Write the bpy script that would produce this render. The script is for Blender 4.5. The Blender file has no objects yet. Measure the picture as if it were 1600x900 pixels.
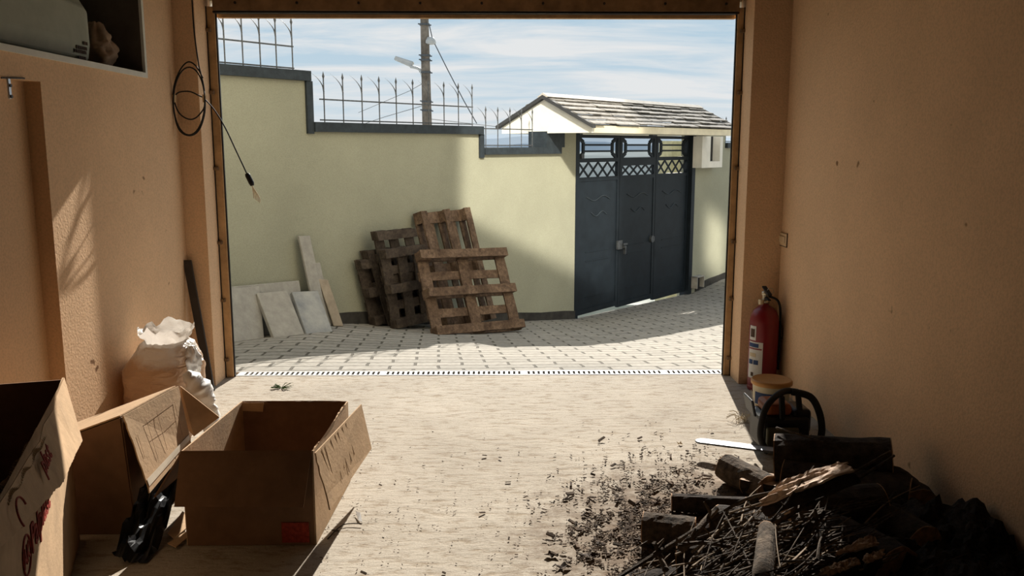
import bpy, bmesh, math, random
from mathutils import Vector, Matrix, noise
random.seed(7)
C = bpy.context.scene.collection
SC = bpy.context.scene
V = Vector
# ------------------------------------------------------------ camera, sky, sun, exposure
F = 1350.0; PIT = math.atan(222/F); YAW = math.atan(20/F*math.cos(PIT)); EYE = 1.6
cam = bpy.data.cameras.new('camera'); co = bpy.data.objects.new('camera', cam); C.objects.link(co)
cam.sensor_width = 36; cam.lens = F*36/1600; cam.clip_end = 5000
co.location = (0, 0, EYE); co.rotation_euler = (math.pi/2-PIT, 0, -YAW); SC.camera = co
SC.view_settings.view_transform = 'Standard'; SC.view_settings.look = 'None'
SC.view_settings.gamma = 1; SC.view_settings.use_curve_mapping = False
SC.view_settings.exposure = 0.1
SC.cycles.max_bounces = 10; SC.cycles.diffuse_bounces = 2
SC.cycles.use_denoising = True

SUN_AZ = math.radians(7.6); SUN_EL = math.radians(30.5)
SKY_STRENGTH = 0.85
sun = bpy.data.lights.new('sun', 'SUN'); sun.energy = 7.6; sun.angle = math.radians(0.6); sun.color = (1, .95, .87)
so = bpy.data.objects.new('sun', sun); C.objects.link(so)
tow = V((math.sin(SUN_AZ)*math.cos(SUN_EL), math.cos(SUN_AZ)*math.cos(SUN_EL), math.sin(SUN_EL)))
so.rotation_euler = tow.to_track_quat('Z', 'Y').to_euler(); so.location = (2, 30, 20)

W = bpy.data.worlds.new('sky'); SC.world = W; W.use_nodes = True
nt = W.node_tree; N_ = nt.nodes; N_.clear()
def nn(nt, t, **kw):
    n = nt.nodes.new(t)
    for k, v in kw.items():
        if k.startswith('i_'): n.inputs[k[2:].replace('_', ' ')].default_value = v
        else: setattr(n, k, v)
    return n
def ramp(nt, stops, fac=None):
    r = nt.nodes.new('ShaderNodeValToRGB'); e = r.color_ramp.elements
    while len(e) < len(stops): e.new(0.5)
    for i, (p, c) in enumerate(stops): e[i].position = p; e[i].color = (*c, 1) if len(c) == 3 else c
    if fac is not None: nt.links.new(fac, r.inputs[0])
    return r
tc = nn(nt, 'ShaderNodeTexCoord'); sep = nn(nt, 'ShaderNodeSeparateXYZ'); nt.links.new(tc.outputs['Generated'], sep.inputs[0])
ad = nn(nt, 'ShaderNodeMath', operation='ADD'); ad.inputs[1].default_value = .16; nt.links.new(sep.outputs[2], ad.inputs[0])
dx = nn(nt, 'ShaderNodeMath', operation='DIVIDE'); nt.links.new(sep.outputs[0], dx.inputs[0]); nt.links.new(ad.outputs[0], dx.inputs[1])
dy = nn(nt, 'ShaderNodeMath', operation='DIVIDE'); nt.links.new(sep.outputs[1], dy.inputs[0]); nt.links.new(ad.outputs[0], dy.inputs[1])
cmb = nn(nt, 'ShaderNodeCombineXYZ'); nt.links.new(dx.outputs[0], cmb.inputs[0]); nt.links.new(dy.outputs[0], cmb.inputs[1])
mp = nn(nt, 'ShaderNodeMapping'); mp.inputs['Rotation'].default_value = (0, 0, .22); mp.inputs['Scale'].default_value = (.55, 1.5, 1)
nt.links.new(cmb.outputs[0], mp.inputs[0])
nz = nn(nt, 'ShaderNodeTexNoise', i_Scale=1.5, i_Detail=7.0, i_Roughness=.62, i_Distortion=.5); nt.links.new(mp.outputs[0], nz.inputs['Vector'])
cl = ramp(nt, [(.40, (0, 0, 0)), (.60, (1, 1, 1))], nz.outputs[0])
grad = ramp(nt, [(0.0, (.70, .79, .84)), (.06, (.60, .74, .84)), (.2, (.42, .62, .78)), (1, (.2, .4, .7))], sep.outputs[2])
mx = nn(nt, 'ShaderNodeMix', data_type='RGBA'); nt.links.new(cl.outputs[0], mx.inputs[0]); nt.links.new(grad.outputs[0], mx.inputs[6]); mx.inputs[7].default_value = (.86, .88, .89, 1)
bg = nn(nt, 'ShaderNodeBackground'); bg.inputs[1].default_value = SKY_STRENGTH; nt.links.new(mx.outputs[2], bg.inputs[0])
ow = nn(nt, 'ShaderNodeOutputWorld'); nt.links.new(bg.outputs[0], ow.inputs[0])

# sunlight thrown back by the upper windows of the house above the garage door (a narrow, parallel beam each)
refl = V((-tow.x, tow.y, -tow.z))
def window_glint(name, target, sx, sy, energy):
    L = bpy.data.lights.new(name, 'AREA'); L.shape = 'RECTANGLE'; L.size = sx; L.size_y = sy; L.energy = energy; L.spread = math.radians(4); L.color = (1, .95, .84)
    o = bpy.data.objects.new(name, L); C.objects.link(o)
    t = (target[1]-7.6)/refl.y
    o.location = V(target)-refl*t
    o.rotation_euler = (-refl).to_track_quat('Z', 'Y').to_euler()

# ------------------------------------------------------------ geometry of the view: a pixel of the photo meets a real plane
cp, sp, cy_, sy_ = math.cos(PIT), math.sin(PIT), math.cos(YAW), math.sin(YAW)
def ray(x, y):
    u = (x-800)/F; v = (y-450)/F; fy = cp-v*sp; fz = -sp-v*cp
    return (u*cy_+fy*sy_, -u*sy_+fy*cy_, fz)
def on_z(x, y, z=0): r = ray(x, y); t = (z-EYE)/r[2]; return V((r[0]*t, r[1]*t, z))
def on_y(x, y, Y): r = ray(x, y); t = Y/r[1]; return V((r[0]*t, Y, EYE+r[2]*t))
def on_x(x, y, X): r = ray(x, y); t = X/r[0]; return V((X, r[1]*t, EYE+r[2]*t))
_r = ray(540, 228); WA = V((_r[0]*9.33, _r[1]*9.33, 0))
_d = ray(1900, 228); WD = V((_d[0], _d[1], 0)).normalized(); WN = V((WD.y, -WD.x, 0)); UP = V((0, 0, 1))
def on_wall(x, y, off=0):
    r = ray(x, y); a = WA+WN*off; t = (a.x*WN.x+a.y*WN.y)/(r[0]*WN.x+r[1]*WN.y); return V((r[0]*t, r[1]*t, EYE+r[2]*t))
def wall_y(X): return WA.y+(X-WA.x)*WD.y/WD.x
def ws(p): return (p-WA).dot(WD)
def wp(s, z, off=0): return WA+WD*s+WN*off+UP*z
TB = [on_wall(*p) for p in ((372, 528), (525, 505), (640, 507), (760, 507), (820, 502), (903, 499), (1078, 460), (1130, 436))]
def zb(X):
    if X <= TB[0].x: return TB[0].z
    for a, b in zip(TB, TB[1:]):
        if X <= b.x: return a.z+(b.z-a.z)*(X-a.x)/(b.x-a.x)
    return TB[-1].z
def gz(X, Y):
    Wy = max(wall_y(X), 6.5); f = (Y-6.08)/(Wy-6.08)
    return zb(X)*max(0, min(1.0, f))
def on_g(x, y):
    z = 0
    for i in range(60): p = on_z(x, y, z); z = .5*z+.5*gz(p.x, p.y)
    return V((p.x, p.y, z))

# ------------------------------------------------------------ materials
MATS = {}
def mat(name, col, rough=.8, metal=0, var=.15, scale=6, bump=0, bscale=40, dark=None, spec=.3, trans=0):
    if name in MATS: return MATS[name]
    m = bpy.data.materials.new(name); m.use_nodes = True; nt = m.node_tree; b = nt.nodes['Principled BSDF']
    b.inputs['Roughness'].default_value = rough; b.inputs['Metallic'].default_value = metal; b.inputs['Specular IOR Level'].default_value = spec
    tc = nn(nt, 'ShaderNodeTexCoord'); nz = nn(nt, 'ShaderNodeTexNoise', i_Scale=scale, i_Detail=6.0, i_Roughness=.65)
    nt.links.new(tc.outputs['Object'], nz.inputs['Vector'])
    d = dark or tuple(c*(1-var*1.6) for c in col); l = tuple(min(1, c*(1+var)) for c in col)
    r = ramp(nt, [(.3, d), (.68, l)], nz.outputs[0]); nt.links.new(r.outputs[0], b.inputs['Base Color'])
    if bump:
        n2 = nn(nt, 'ShaderNodeTexNoise', i_Scale=bscale, i_Detail=5.0, i_Roughness=.7); nt.links.new(tc.outputs['Object'], n2.inputs['Vector'])
        bp = nn(nt, 'ShaderNodeBump'); bp.inputs['Strength'].default_value = bump; bp.inputs['Distance'].default_value = .01
        nt.links.new(n2.outputs[0], bp.inputs['Height']); nt.links.new(bp.outputs[0], b.inputs['Normal'])
    if trans:
        b.inputs['Transmission Weight'].default_value = trans
    MATS[name] = m; return m
def wood(name, col, dark, rough=.85, stretch=(3, 3, 40)):
    m = bpy.data.materials.new(name); m.use_nodes = True; nt = m.node_tree; b = nt.nodes['Principled BSDF']; b.inputs['Roughness'].default_value = rough; b.inputs['Specular IOR Level'].default_value = .2
    tc = nn(nt, 'ShaderNodeTexCoord'); mp = nn(nt, 'ShaderNodeMapping'); mp.inputs['Scale'].default_value = stretch; nt.links.new(tc.outputs['Object'], mp.inputs[0])
    nz = nn(nt, 'ShaderNodeTexNoise', i_Scale=1.6, i_Detail=7.0, i_Roughness=.7, i_Distortion=.4); nt.links.new(mp.outputs[0], nz.inputs['Vector'])
    r = ramp(nt, [(.32, dark), (.68, col)], nz.outputs[0])
    n3 = nn(nt, 'ShaderNodeTexNoise', i_Scale=5.0, i_Detail=4.0); nt.links.new(tc.outputs['Object'], n3.inputs['Vector'])
    r3 = ramp(nt, [(.35, (.45, .42, .4)), (.6, (1, 1, 1))], n3.outputs[0])
    mu = nn(nt, 'ShaderNodeMix', data_type='RGBA', blend_type='MULTIPLY'); mu.inputs[0].default_value = .8
    nt.links.new(r.outputs[0], mu.inputs[6]); nt.links.new(r3.outputs[0], mu.inputs[7]); nt.links.new(mu.outputs[2], b.inputs['Base Color'])
    bp = nn(nt, 'ShaderNodeBump'); bp.inputs['Strength'].default_value = .6; bp.inputs['Distance'].default_value = .01
    nt.links.new(nz.outputs[0], bp.inputs['Height']); nt.links.new(bp.outputs[0], b.inputs['Normal'])
    return m
def plaster(name, col, stain=.85, spots=True, grain=.5):
    m = bpy.data.materials.new(name); m.use_nodes = True; nt = m.node_tree; b = nt.nodes['Principled BSDF']; b.inputs['Roughness'].default_value = .9; b.inputs['Specular IOR Level'].default_value = .15
    tc = nn(nt, 'ShaderNodeTexCoord')
    n1 = nn(nt, 'ShaderNodeTexNoise', i_Scale=1.1, i_Detail=5.0, i_Roughness=.6); nt.links.new(tc.outputs['Object'], n1.inputs['Vector'])
    r1 = ramp(nt, [(.3, tuple(c*stain for c in col)), (.7, col)], n1.outputs[0])
    n2 = nn(nt, 'ShaderNodeTexNoise', i_Scale=90.0, i_Detail=3.0); nt.links.new(tc.outputs['Object'], n2.inputs['Vector'])
    r2 = ramp(nt, [(.3, (.86, .86, .86)), (.6, (1, 1, 1))], n2.outputs[0])
    mu = nn(nt, 'ShaderNodeMix', data_type='RGBA', blend_type='MULTIPLY'); mu.inputs[0].default_value = 1
    nt.links.new(r1.outputs[0], mu.inputs[6]); nt.links.new(r2.outputs[0], mu.inputs[7]); last = mu.outputs[2]
    if spots:
        n4 = nn(nt, 'ShaderNodeTexNoise', i_Scale=9.0, i_Detail=2.0); nt.links.new(tc.outputs['Object'], n4.inputs['Vector'])
        r4 = ramp(nt, [(.74, (1, 1, 1)), (.78, (.35, .28, .22))], n4.outputs[0])
        m2 = nn(nt, 'ShaderNodeMix', data_type='RGBA', blend_type='MULTIPLY'); m2.inputs[0].default_value = 1
        nt.links.new(last, m2.inputs[6]); nt.links.new(r4.outputs[0], m2.inputs[7]); last = m2.outputs[2]
    nt.links.new(last, b.inputs['Base Color'])
    bp = nn(nt, 'ShaderNodeBump'); bp.inputs['Strength'].default_value = grain; bp.inputs['Distance'].default_value = .004
    nt.links.new(n2.outputs[0], bp.inputs['Height']); nt.links.new(bp.outputs[0], b.inputs['Normal'])
    return m
M_wall = plaster('orange_plaster', (.93, .61, .365))
M_facade = plaster('cream_facade', (.82, .76, .62), spots=False)
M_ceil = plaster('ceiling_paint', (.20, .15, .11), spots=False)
M_garden = plaster('pale_green_render', (.39, .38, .28), spots=False)
M_white = mat('white_paint', (.78, .75, .66), .8, var=.06, scale=5)
M_cream = mat('cream_board', (.75, .68, .5), .7, var=.08)
M_coping = mat('dark_slate_paint', (.028, .036, .042), .55, var=.25, scale=12)
M_gate = mat('dark_gate_paint', (.012, .017, .022), .5, var=.2, scale=5, spec=.2)
M_iron = mat('dark_iron', (.10, .105, .11), .5, .3, var=.3, scale=30)
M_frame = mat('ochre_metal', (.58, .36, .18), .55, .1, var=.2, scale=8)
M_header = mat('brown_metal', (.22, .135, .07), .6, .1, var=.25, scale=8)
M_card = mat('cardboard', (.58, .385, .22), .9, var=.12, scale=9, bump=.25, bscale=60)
M_cardshade = mat('cardboard_inner_shaded', (.21, .115, .062), .92, var=.12, scale=9)  # shade of inner and camera-facing panels put into a darker cardboard colour
M_cardedge = mat('corrugated_edge', (.62, .45, .27), .9, var=.25, scale=80)
M_red = mat('red_ink', (.33, .04, .02), .8, var=.35, scale=60)
M_ink = mat('dark_ink', (.10, .06, .04), .8, var=.3, scale=60)
M_tape = mat('clear_tape', (.75, .66, .52), .25, var=.1)
M_black = mat('black_plastic', (.012, .012, .013), .4, var=.3)
M_blackmat = mat('black_rubber', (.02, .018, .016), .7, var=.3)
M_redp = mat('extinguisher_red', (.22, .009, .014), .35, var=.1, spec=.5)
M_label = mat('label_white', (.72, .70, .66), .6, var=.08)
M_blue = mat('label_blue', (.03, .06, .16), .6)
M_chrome = mat('worn_brass', (.55, .48, .36), .35, .8)
M_steel = mat('bright_steel', (.62, .64, .66), .35, .6, var=.12, scale=20)
M_orange = mat('saw_orange', (.42, .12, .035), .5, var=.15)
M_bucket = mat('yellow_ochre_plastic', (.58, .29, .09), .5, var=.1)
M_bucketside = mat('pale_bucket', (.60, .52, .36), .5, var=.12)
M_switch = mat('switch_plastic', (.80, .58, .36), .5, var=.06)
M_bark = mat('bark', (.045, .032, .023), .95, var=.5, scale=25, bump=1.0, bscale=30)
M_mound = mat('bark_rubbish', (.035, .024, .017), .98, var=.7, scale=60, bump=1.0, bscale=90)
M_bark2 = mat('pale_bark', (.11, .08, .055), .95, var=.5, scale=25, bump=1.0, bscale=30)
M_twig = mat('twig_bark', (.085, .06, .04), .9, var=.5, scale=40, bump=.6)
M_twiglit = mat('twig_highlight', (.27, .20, .135), .9, var=.3, scale=40)  # lighter twig copy, bright highlights put into the colour
M_split = wood('split_wood', (.95, .76, .60), (.62, .40, .26), stretch=(6, 30, 30))
M_endg = mat('sawn_end', (.42, .25, .14), .9, var=.3, scale=30)
M_pal = wood('pallet_wood', (.25, .165, .105), (.085, .052, .034), stretch=(14, 14, 14))
M_pal2 = wood('pallet_wood_grey', (.12, .09, .066), (.045, .034, .026), stretch=(14, 14, 14))
M_slab = mat('concrete_slab_grey', (.38, .355, .31), .95, var=.12, scale=10, bump=.3)
M_slabdirty = mat('concrete_slab_stained', (.36, .345, .31), .95, var=.2, scale=4, dark=(.2, .21, .215), bump=.3)
M_foam = mat('foam_sheet', (.42, .42, .32), .7, var=.10, scale=4)
M_sack = mat('brown_sack', (.42, .28, .18), .8, var=.3, scale=7)
M_pole = mat('weathered_pole', (.20, .165, .13), .9, var=.35, scale=4)
M_lamp = mat('lamp_grey', (.5, .5, .48), .5, var=.1)
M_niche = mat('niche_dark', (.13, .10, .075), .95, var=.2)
M_leaf = mat('green_leaf', (.10, .16, .05), .8)
M_dead = mat('dead_leaf', (.10, .07, .05), .9, var=.5)
M_straw = mat('straw', (.62, .5, .33), .9)
M_debris = mat('bark_litter', (.105, .07, .045), .95, var=.6, scale=20)
M_hill = mat('hill_woods_haze', (.13, .165, .17), 1, var=.15, scale=.01)  # distance haze put into the bluish colour of the woods
M_mount = mat('far_mountain_haze', (.30, .37, .43), 1, var=.06, scale=.002)  # atmospheric haze painted in as pale blue
M_town = mat('valley_houses', (.42, .40, .36), 1, var=.5, scale=.08, dark=(.10, .14, .09))
M_tan = mat('tan_tie', (.70, .50, .28), .8)

def bag_mat():
    m = bpy.data.materials.new('thin_plastic'); m.use_nodes = True; nt = m.node_tree; b = nt.nodes['Principled BSDF']
    b.inputs['Roughness'].default_value = .35; b.inputs['Specular IOR Level'].default_value = .5
    tc = nn(nt, 'ShaderNodeTexCoord'); s = nn(nt, 'ShaderNodeSeparateXYZ'); nt.links.new(tc.outputs['Object'], s.inputs[0])
    nz = nn(nt, 'ShaderNodeTexNoise', i_Scale=7.0, i_Detail=5.0); nt.links.new(tc.outputs['Object'], nz.inputs['Vector'])
    a = nn(nt, 'ShaderNodeMath', operation='MULTIPLY_ADD'); nt.links.new(nz.outputs[0], a.inputs[0]); a.inputs[1].default_value = .35; nt.links.new(s.outputs[2], a.inputs[2])
    r = ramp(nt, [(.30, (.46, .27, .15)), (.62, (.66, .44, .27)), (.70, (.86, .80, .72))], a.outputs[0]); nt.links.new(r.outputs[0], b.inputs['Base Color'])
    mw = nn(nt, 'ShaderNodeMapping'); mw.inputs['Scale'].default_value = (1, 1, 2.6); nt.links.new(tc.outputs['Object'], mw.inputs[0]); nb = nn(nt, 'ShaderNodeTexNoise', i_Scale=9.0, i_Detail=4.0, i_Distortion=1.2); nt.links.new(mw.outputs[0], nb.inputs['Vector'])
    bpn = nn(nt, 'ShaderNodeBump'); bpn.inputs['Strength'].default_value = .9; bpn.inputs['Distance'].default_value = .03; nt.links.new(nb.outputs[0], bpn.inputs['Height']); nt.links.new(bpn.outputs[0], b.inputs['Normal'])
    tr = nn(nt, 'ShaderNodeBsdfTranslucent'); nt.links.new(r.outputs[0], tr.inputs[0])
    ms = nn(nt, 'ShaderNodeMixShader'); ms.inputs[0].default_value = .3; nt.links.new(b.outputs[0], ms.inputs[1]); nt.links.new(tr.outputs[0], ms.inputs[2])
    nt.links.new(ms.outputs[0], nt.nodes['Material Output'].inputs[0]); return m
M_bag = bag_mat()
M_bagw = mat('white_plastic', (.82, .80, .76), .4, var=.05)

def floor_mat():
    m = bpy.data.materials.new('dusty_concrete'); m.use_nodes = True; nt = m.node_tree; b = nt.nodes['Principled BSDF']; b.inputs['Roughness'].default_value = .92; b.inputs['Specular IOR Level'].default_value = .2
    tc = nn(nt, 'ShaderNodeTexCoord')
    def noise_(s, d, ro=.6, sc=(1, 1, 1)):
        mp = nn(nt, 'ShaderNodeMapping'); mp.inputs['Scale'].default_value = sc; nt.links.new(tc.outputs['Object'], mp.inputs[0])
        n = nn(nt, 'ShaderNodeTexNoise', i_Scale=s, i_Detail=d, i_Roughness=ro); nt.links.new(mp.outputs[0], n.inputs['Vector']); return n
    n1 = noise_(1.3, 6); r1 = ramp(nt, [(.3, (.46, .40, .32)), (.7, (.60, .53, .43))], n1.outputs[0])
    n2 = noise_(14, 6, .75, (.6, 1.6, 1)); r2 = ramp(nt, [(.36, (.62, .55, .47)), (.5, (1, 1, 1))], n2.outputs[0])
    n3 = noise_(60, 3, .6, (.5, 1.3, 1)); r3 = ramp(nt, [(.27, (.35, .26, .18)), (.36, (1, 1, 1))], n3.outputs[0])
    n5 = noise_(150, 2); r5 = ramp(nt, [(.3, (.78, .76, .74)), (.6, (1, 1, 1))], n5.outputs[0])
    cur = r1.outputs[0]
    for r in (r2, r3, r5):
        mu = nn(nt, 'ShaderNodeMix', data_type='RGBA', blend_type='MULTIPLY'); mu.inputs[0].default_value = .9; nt.links.new(cur, mu.inputs[6]); nt.links.new(r.outputs[0], mu.inputs[7]); cur = mu.outputs[2]
    # trodden bark dirt round the firewood heap
    vd = nn(nt, 'ShaderNodeVectorMath', operation='DISTANCE'); vd.inputs[1].default_value = (1.15, 3.2, 0); nt.links.new(tc.outputs['Object'], vd.inputs[0])
    n4 = noise_(9, 7, .75); ma = nn(nt, 'ShaderNodeMath', operation='MULTIPLY_ADD'); nt.links.new(n4.outputs[0], ma.inputs[0]); ma.inputs[1].default_value = 1.8; nt.links.new(vd.outputs['Value'], ma.inputs[2])
    r4 = ramp(nt, [(0, (1, 1, 1)), (1, (0, 0, 0))]); mr = nn(nt, 'ShaderNodeMapRange'); mr.inputs[1].default_value = 1.55; mr.inputs[2].default_value = 2.1; mr.inputs[3].default_value = 1; mr.inputs[4].default_value = 0
    nt.links.new(ma.outputs[0], mr.inputs[0])
    md = nn(nt, 'ShaderNodeMix', data_type='RGBA'); mds = nn(nt, 'ShaderNodeMath', operation='MULTIPLY'); mds.inputs[1].default_value = .85; nt.links.new(mr.outputs[0], mds.inputs[0])
    nt.links.new(mds.outputs[0], md.inputs[0]); nt.links.new(cur, md.inputs[6]); md.inputs[7].default_value = (.16, .105, .065, 1)
    nt.links.new(md.outputs[2], b.inputs['Base Color'])
    bp = nn(nt, 'ShaderNodeBump'); bp.inputs['Strength'].default_value = .7; bp.inputs['Distance'].default_value = .012
    nt.links.new(n2.outputs[0], bp.inputs['Height']); nt.links.new(bp.outputs[0], b.inputs['Normal']); return m
def paving_mat():
    m = bpy.data.materials.new('block_paving'); m.use_nodes = True; nt = m.node_tree; b = nt.nodes['Principled BSDF']; b.inputs['Roughness'].default_value = .9; b.inputs['Specular IOR Level'].default_value = .2
    tc = nn(nt, 'ShaderNodeTexCoord'); mp = nn(nt, 'ShaderNodeMapping'); mp.inputs['Rotation'].default_value = (0, 0, math.radians(-4)); nt.links.new(tc.outputs['Object'], mp.inputs[0])
    nw = nn(nt, 'ShaderNodeTexNoise', i_Scale=7.0, i_Detail=3.0); nt.links.new(mp.outputs[0], nw.inputs['Vector'])
    vm = nn(nt, 'ShaderNodeVectorMath', operation='SCALE'); vm.inputs['Scale'].default_value = .035; nt.links.new(nw.outputs[1], vm.inputs[0])
    va = nn(nt, 'ShaderNodeVectorMath', operation='ADD'); nt.links.new(mp.outputs[0], va.inputs[0]); nt.links.new(vm.outputs[0], va.inputs[1])
    br = nn(nt, 'ShaderNodeTexBrick', i_Scale=1.0, i_Mortar_Size=.012, i_Brick_Width=.36, i_Row_Height=.2, i_Mortar_Smooth=.3, i_Bias=-.2)
    br.inputs['Color1'].default_value = (.40, .365, .31, 1); br.inputs['Color2'].default_value = (.32, .295, .25, 1); br.inputs['Mortar'].default_value = (.13, .115, .09, 1)
    nt.links.new(va.outputs[0], br.inputs['Vector'])
    n1 = nn(nt, 'ShaderNodeTexNoise', i_Scale=25.0, i_Detail=5.0); nt.links.new(tc.outputs['Object'], n1.inputs['Vector']); r1 = ramp(nt, [(.3, (.75, .74, .72)), (.6, (1, 1, 1))], n1.outputs[0])
    mu = nn(nt, 'ShaderNodeMix', data_type='RGBA', blend_type='MULTIPLY'); mu.inputs[0].default_value = 1; nt.links.new(br.outputs[0], mu.inputs[6]); nt.links.new(r1.outputs[0], mu.inputs[7]); nt.links.new(mu.outputs[2], b.inputs['Base Color'])
    bp = nn(nt, 'ShaderNodeBump'); bp.invert = True; bp.inputs['Strength'].default_value = 1; bp.inputs['Distance'].default_value = .012; nt.links.new(br.outputs['Fac'], bp.inputs['Height']); nt.links.new(bp.outputs[0], b.inputs['Normal']); return m
def tile_mat():
    m = bpy.data.materials.new('roof_slates'); m.use_nodes = True; nt = m.node_tree; b = nt.nodes['Principled BSDF']; b.inputs['Roughness'].default_value = .9
    tc = nn(nt, 'ShaderNodeTexCoord'); nz = nn(nt, 'ShaderNodeTexNoise', i_Scale=14.0, i_Detail=6.0, i_Roughness=.7); nt.links.new(tc.outputs['Object'], nz.inputs['Vector'])
    r = ramp(nt, [(.3, (.11, .10, .085)), (.7, (.27, .245, .21))], nz.outputs[0]); nt.links.new(r.outputs[0], b.inputs['Base Color']); return m
M_floor = floor_mat(); M_pave = paving_mat(); M_tile = tile_mat()

# ------------------------------------------------------------ mesh helpers
def link(name, me, m, parent=None):
    me.materials.append(m) if not isinstance(m, (list, tuple)) else [me.materials.append(k) for k in m]
    o = bpy.data.objects.new(name, me); C.objects.link(o)
    if parent is not None:
        root = parent
        while root.parent: root = root.parent
        me.transform(Matrix.Translation(-root.location)); o.parent = parent
    return o
def obj(name, bm, m, parent=None, smooth=False, base=None):
    bmesh.ops.recalc_face_normals(bm, faces=bm.faces)
    me = bpy.data.meshes.new(name); bm.to_mesh(me); bm.free()
    if smooth:
        for p in me.polygons: p.use_smooth = True
    if parent is None and base is not None:
        me.transform(Matrix.Translation(-V(base)))
    o = link(name, me, m, parent)
    if parent is None and base is not None: o.location = V(base)
    return o
def tag(o, label, cat, group=None, kind=None):
    o['label'] = label; o['category'] = cat
    if group: o['group'] = group
    if kind: o['kind'] = kind
    return o
def thing(name, loc, label, cat, group=None, kind=None):
    o = bpy.data.objects.new(name, None); C.objects.link(o); o.location = V(loc); o.empty_display_size = .1
    return tag(o, label, cat, group, kind)
def box(bm, p0, p1, mi=0):
    x0, y0, z0 = p0; x1, y1, z1 = p1
    v = [bm.verts.new(p) for p in ((x0,y0,z0),(x1,y0,z0),(x1,y1,z0),(x0,y1,z0),(x0,y0,z1),(x1,y0,z1),(x1,y1,z1),(x0,y1,z1))]
    for f in ((0,3,2,1),(4,5,6,7),(0,1,5,4),(1,2,6,5),(2,3,7,6),(3,0,4,7)):
        fc = bm.faces.new([v[i] for i in f]); fc.material_index = mi
    return v
def obox(bm, o, a, b, c):
    """box at corner o spanned by the vectors a, b, c"""
    o, a, b, c = V(o), V(a), V(b), V(c)
    v = [bm.verts.new(p) for p in (o, o+a, o+a+b, o+b, o+c, o+a+c, o+a+b+c, o+b+c)]
    for f in ((0,3,2,1),(4,5,6,7),(0,1,5,4),(1,2,6,5),(2,3,7,6),(3,0,4,7)): bm.faces.new([v[i] for i in f])
    return v
def bevel(bm, w, seg=1):
    bmesh.ops.bevel(bm, geom=list(bm.edges), offset=w, segments=seg, affect='EDGES', profile=.5); return bm
def prism(bm, pts, ext, mi=0):
    """closed polygon pts extruded along ext"""
    ext = V(ext); a = [bm.verts.new(V(p)) for p in pts]; b = [bm.verts.new(V(p)+ext) for p in pts]; n = len(pts)
    bm.faces.new(a); bm.faces.new(b[::-1])
    for i in range(n): bm.faces.new([a[i], b[i], b[(i+1) % n], a[(i+1) % n]])
def tube(bm, pts, r, seg=8, caps=True, wob=0, seed=0):
    pts = [V(p) for p in pts]; n = len(pts); rs = r if isinstance(r, (list, tuple)) else [r]*n
    rings = []; prev = None
    for i, p in enumerate(pts):
        t = (pts[min(i+1, n-1)]-pts[max(i-1, 0)]).normalized()
        if prev is None:
            x = t.cross(V((0, 0, 1)) if abs(t.z) < .9 else V((1, 0, 0))).normalized()
        else: x = (prev-t*prev.dot(t)).normalized()
        prev = x; y = t.cross(x); ring = []
        for k in range(seg):
            a = 2*math.pi*k/seg; d = x*math.cos(a)+y*math.sin(a); rr = rs[i]
            if wob: rr *= 1+wob*noise.noise(V((math.cos(a)*1.5+seed, math.sin(a)*1.5, i*.6+seed)))*2
            ring.append(bm.verts.new(p+d*rr))
        rings.append(ring)
    for a, b in zip(rings, rings[1:]):
        for k in range(seg): bm.faces.new([a[k], a[(k+1) % seg], b[(k+1) % seg], b[k]])
    if caps: bm.faces.new(rings[0][::-1]); bm.faces.new(rings[-1])
    return rings
def cyl(bm, p0, p1, r, seg=20, r2=None): return tube(bm, [p0, p1], [r, r if r2 is None else r2], seg)
def lathe(bm, c, prof, seg=28, axis=None):
    c = V(c); rings = []
    for r, z in prof:
        rings.append([bm.verts.new(c+V((max(r, 1e-4)*math.cos(2*math.pi*k/seg), max(r, 1e-4)*math.sin(2*math.pi*k/seg), z))) for k in range(seg)])
    for a, b in zip(rings, rings[1:]):
        for k in range(seg): bm.faces.new([a[k], a[(k+1) % seg], b[(k+1) % seg], b[k]])
    bm.faces.new(rings[0][::-1]); bm.faces.new(rings[-1])
def smoothpath(pts, n=8):
    out = []; P = [V(p) for p in pts]; P = [P[0]]+P+[P[-1]]
    for i in range(1, len(P)-2):
        for k in range(n):
            t = k/n; a, b, c, d = P[i-1], P[i], P[i+1], P[i+2]
            out.append(.5*((2*b)+(c-a)*t+(2*a-5*b+4*c-d)*t*t+(3*b-a-3*c+d)*t**3))
    out.append(P[-2]); return out
def panel(name, pts, m, parent, th=.006, jag=(), amp=.01, sub=None, bend=0):
    """thin sheet with real thickness; edges listed in jag are torn"""
    pts = [V(p) for p in pts]; poly = []; n = len(pts); cen = sum(pts, V())/n
    for i in range(n):
        a, b = pts[i], pts[(i+1) % n]; poly.append(a)
        if i in jag:
            L = (b-a).length; k = max(4, int(L/.018)); inw = (cen-(a+b)/2).normalized()
            for j in range(1, k):
                q = a.lerp(b, (j+random.uniform(-.3, .3))/k); w = noise.noise(q*9)*amp*1.6+random.uniform(-1, 1)*amp*.5
                poly.append(q+inw*(w+amp*.6))
    nrm = V()
    for i in range(n):
        a, b = pts[i], pts[(i+1) % n]; nrm += (a-cen).cross(b-cen)
    nrm.normalize(); bm = bmesh.new(); prism(bm, poly, nrm*th)
    bmesh.ops.triangulate(bm, faces=[f for f in bm.faces if len(f.verts) > 4])
    return obj(name, bm, m, parent)
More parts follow.
